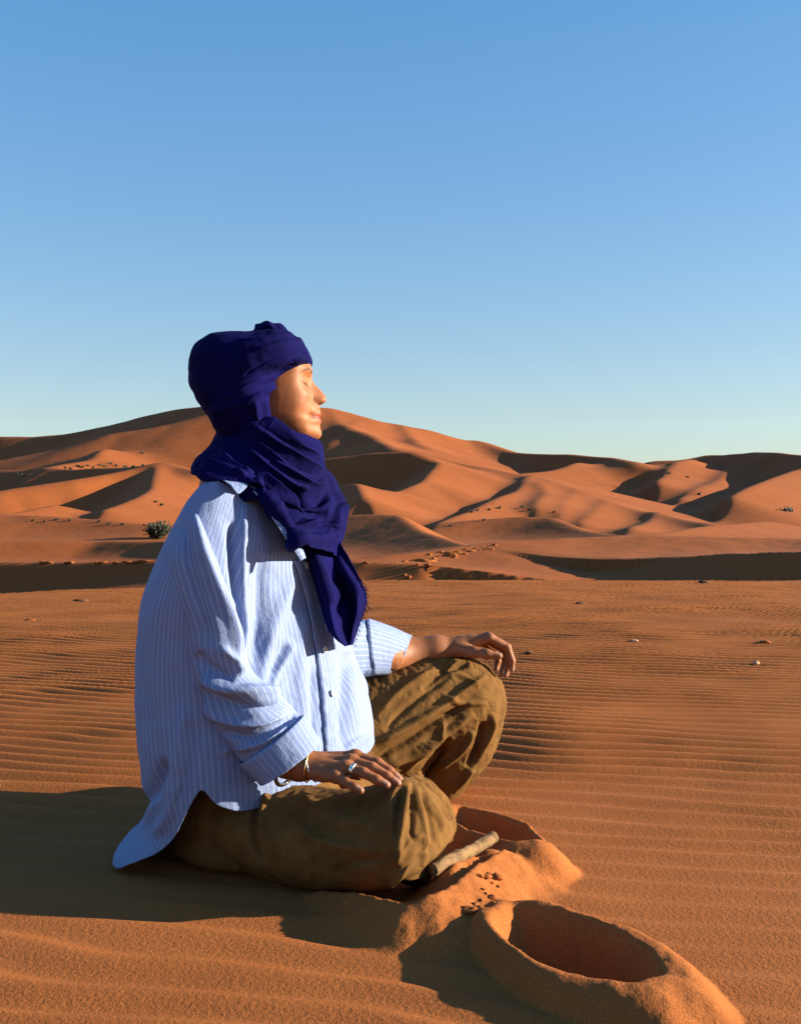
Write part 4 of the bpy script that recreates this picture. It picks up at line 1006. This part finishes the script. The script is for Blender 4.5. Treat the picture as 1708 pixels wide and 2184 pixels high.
rb = ramp(nb2, wv.outputs[0], [(.3, (.09, .045, .015)), (.6, (.21, .115, .042)), (.8, (.27, .155, .06))]); nb2.links.new(rb.outputs[0], bb2.inputs['Base Color']); bb2.inputs['Roughness'].default_value = .9
bump(nb2, bb2, wv.outputs[0], .004, .6)
g0 = lambda x, y: ground_h(np.atleast_1d(np.asarray(x, float)), np.atleast_1d(np.asarray(y, float)))
# stick half lying on the heap by the knee
A, B = P(922, 1856, 1.615), P(1052, 1787, 1.735)
n_ = 60; tt = np.linspace(0, 1, n_)[:, None]; ax_ = A + (B - A) * tt
ax_[:, 2] += .0015 * np.sin(tt[:, 0] * 7) + .002 * noise2(tt[:, 0] * 9, tt[:, 0] * 0)
d_ = (B - A) / np.linalg.norm(B - A); e1 = np.cross(d_, [0, 0, 1.0]); e1 /= np.linalg.norm(e1); e2 = np.cross(e1, d_)
an = np.linspace(0, 2 * np.pi, 36, endpoint=False)
rad = .0092 * (1 + .22 * noise3(np.cos(an)[None] * 1.5 + 0 * tt, np.sin(an)[None] * 1.5 + 0 * tt, tt * 8) + .10 * np.exp(-((tt - .42) / .03) ** 2) + .08 * np.exp(-((tt - .7) / .02) ** 2))
stv = ax_[:, None] + rad[..., None] * (np.cos(an)[None, :, None] * e1 + np.sin(an)[None, :, None] * e2)
stick = grid_obj('stick', stv, True, BARK, cap0=True, cap1=True)
tag(stick, 'short thick tan stick lying on the heaped sand at the near knee', 'stick')
# stones and twigs scattered over the plain
def put(o, px, py, sink=.25, fn=g0, y0=1.0, y1=12.5):
    p = hit(px, py, fn, y0, y1); o.location = (p[0], p[1], p[2]); return o
st = put(lump('stone', STONE, .013, 3, (1.0, .8, .85), .45, 8), 1612, 1416)
tag(st, 'small pale wedge of stone throwing a dark shadow on the ripples at right', 'stone')
GS = 'small stones scattered over the rippled plain'
for (px, py, r, m, lab) in ((1236, 1288, .028, DARKSTONE, 'small dark stone on the ripples up near the plain edge right of the raised hand'),
                            (1352, 1367, .016, STONE, 'tiny pale stone on the ripples right of the raised hand'),
                            (1128, 1392, .014, DARKSTONE, 'tiny dark stone on the ripples just right of the raised hand'),
                            (1632, 1370, .020, CLOD, 'sandy stone just above the pale wedge stone at right'),
                            (172, 1282, .040, DARKSTONE, 'flat dark stone on the plain left of the back'),
                            (66, 1323, .022, CLOD, 'small sandy stone near the left edge of the plain'),
                            (1500, 1243, .045, DARKSTONE, 'flat dark stone at the far edge of the plain below the bank')):
    o = put(lump('stone', m, r, int(px), (1.3, 1, .45), .4, 8), px, py); tag(o, lab, 'stone', GS)
# broken sand round the knee
GC = 'crumbs of sand beside the dug heap'
spots = [(1022, 1868), (1034, 1873), (1041, 1864), (1049, 1885), (1029, 1896), (1037, 1908), (1046, 1915), (1026, 1921), (1012, 1930), (1058, 1872), (1062, 1893), (1000, 1944), (1018, 1941), (1052, 1926)]
for k, (px, py) in enumerate(spots):
    o = put(lump('sand_crumb', CLOD, random.choice((.0025, .003, .004, .0055, .008)), 40 + k, (random.uniform(.9, 1.9), 1, .6), .8, 7), px, py)
    tag(o, 'small crumb of orange sand on the heap ' + ('just below the stick' if py < 1900 else 'low down towards the big hollow'), 'sand crumb', GC)
# rubble of clods on the bank and its left part
GB = 'clods of broken sand along the bank'
clods = [(770, 1236), (862, 1227), (872, 1232), (780, 1201), (845, 1200), (862, 1198), (880, 1196), (905, 1198), (912, 1206), (925, 1193), (935, 1188), (948, 1184), (955, 1180), (962, 1186), (975, 1178), (985, 1182), (992, 1172), (1005, 1176), (1012, 1170), (1022, 1174), (1030, 1166), (1042, 1168), (1055, 1163), (970, 1190), (940, 1178), (915, 1184), (1002, 1166), (1035, 1172), (890, 1204), (1048, 1172)]
for k, (px, py) in enumerate(clods):
    r = random.uniform(.018, .05) * (1.9 if k in (1, 7, 13) else 1)
    o = put(lump('sand_clod', CLOD, r, 100 + k, (random.uniform(1, 2.2), 1, random.uniform(.4, .8)), .95, 7), px, py, fn=bank_h, y0=13.3, y1=29)
    side = 'low in the rubble close to the scarf' if px < 880 else 'in the middle of the rubble on the bank' if px < 975 else 'in the right end of the rubble trail on the bank'
    lab = {1: 'largest pale clod standing alone at the plain edge below the rubble', 7: 'big clod low in the rubble, nearest the scarf of the bigger ones', 13: 'big clod in the thick upper part of the rubble'}.get(k, 'small broken sand clod ' + side)
    tag(o, lab, 'sand clod', GB)
GB2 = 'clods along the left bank edge'
for k in range(22):
    px = 90 + k * 10.5 + random.uniform(-4, 4); py = 1199 + random.uniform(-3, 2)
    o = put(lump('sand_clod', CLOD, random.uniform(.015, .05), 200 + k, (random.uniform(1, 3), 1, random.uniform(.4, .8)), .95, 6), px, py, fn=bank_h, y0=13.3, y1=29)
    tag(o, 'small sand clod on the left bank edge, ' + ('in its left half' if px < 200 else 'in its right half near the bush'), 'sand clod', GB2)
# shrubs on the dunes
LEAF, nl, bl = new_mat('shrub_leaf'); tl = nd(nl, 'ShaderNodeNewGeometry'); xl = noise_node(nl, 3, 3, .6, tl.outputs['Position'])
rl = ramp(nl, xl.outputs[0], [(.3, (.010, .012, .0045)), (.7, (.026, .028, .010))]); nl.links.new(rl.outputs[0], bl.inputs['Base Color']); bl.inputs['Roughness'].default_value = .8
STEM, ns_, bs_ = new_mat('shrub_stem'); bs_.inputs['Base Color'].default_value = (.05, .03, .015, 1); bs_.inputs['Roughness'].default_value = .9
def shrub(label, p, w_, h_, seed, n, group=None, leaf=.05):
    rr = np.random.default_rng(seed)
    root = bpy.data.objects.new('desert_shrub', None); COL.objects.link(root); root.location = p; root.empty_display_size = .2
    tag(root, label, 'shrub', group)
    bm = bmesh.new(); bs = bmesh.new()
    for k in range(max(5, n // 14)):
        a = rr.uniform(0, 2 * np.pi); tip = Vector((math.cos(a) * w_ * rr.uniform(.2, 1), math.sin(a) * w_ * rr.uniform(.2, 1), h_ * rr.uniform(.5, 1)))
        t_ = .012 * max(w_, .3); q0 = [bs.verts.new(Vector((math.cos(b) * t_, math.sin(b) * t_, -.05))) for b in (0, 2.1, 4.2)]
        q1 = [bs.verts.new(tip + Vector((math.cos(b) * t_ * .3, math.sin(b) * t_ * .3, 0))) for b in (0, 2.1, 4.2)]
        for i in range(3): bs.faces.new((q0[i], q0[(i + 1) % 3], q1[(i + 1) % 3], q1[i]))
        for j in range(14):
            f = rr.uniform(.35, 1.05); c = tip * f + Vector(rr.normal(size=3)) * w_ * .12
            if c.z < 0: c.z = abs(c.z)
            d = Vector(rr.normal(size=3)).normalized(); e = d.orthogonal().normalized(); l = leaf * rr.uniform(.6, 1.5)
            vs = [bm.verts.new(c + d * l), bm.verts.new(c + e * l * .4), bm.verts.new(c - d * l), bm.verts.new(c - e * l * .4)]; bm.faces.new(vs)
    for nm, b, m in (('foliage', bm, LEAF), ('stem', bs, STEM)):
        me = bpy.data.meshes.new(nm); b.to_mesh(me); b.free(); link(nm, me, m, root)
    return root
def dune_at(px, py):
    """first meeting of the view ray with the built dune sheet"""
    j = np.clip(np.searchsorted(ay, (px - CX) / F), 1, len(ay) - 1)
    z = H + (HY - py) * ry / F
    i = np.nonzero(z <= DZ[:, j])[0]; i = i[0] if len(i) else len(ry) - 6
    return Vector(((px - CX) * ry[i] / F, ry[i], DZ[i, j]))
p = dune_at(338, 1150); shrub('dense dark green bush on the sand just left of the shirt', p, p.y * 30 / F, p.y * 33 / F, 5, 1500, None, p.y * 3.6 / F)
p = dune_at(1682, 1092); shrub('dark low shrub patch at the foot of the right dunes', p, p.y * 22 / F, p.y * 10 / F, 6, 120, None, p.y * 3 / F)
GV = 'dry shrubs dotted over the far dunes'
vg = [(40, 1012), (52, 1014), (66, 1013), (140, 1000), (152, 1000), (165, 996), (176, 998), (188, 994), (200, 998), (212, 992), (225, 996), (236, 990), (250, 994), (268, 996), (285, 996), (305, 993),
      (70, 1110), (95, 1112), (120, 1108), (150, 1112), (210, 1114), (232, 1118), (262, 1120), (330, 1070), (345, 1078), (304, 967), (1005, 1092), (1018, 1090), (1042, 1088), (1115, 1082), (1128, 1090), (1065, 1084), (1490, 1056), (1030, 1110), (1425, 1010), (1465, 1018), (960, 1122), (1180, 1094)]
for k, (px, py) in enumerate(vg):
    p = dune_at(px, py + 2); q_ = p.y / F
    lab = ('small dry shrub in the row high on the left dune face' if px < 310 and py < 1020 else 'small dry shrub in the low hollow near the left edge' if px < 360
           else 'small dry shrub on the shaded hill at far right' if px > 1400 else 'small dry shrub on the middle slopes right of the scarf')
    shrub(lab, p, q_ * random.uniform(3, 7), q_ * random.uniform(3, 6), 300 + k, 42, GV, q_ * 2.0)
# bead on the cord of the far trouser leg
bd = lump('cord_bead', STONE, .006, 9, (1, 1, 1), .05, 10); bd.location = P(1010, 1643, 2.27); bd.parent = person
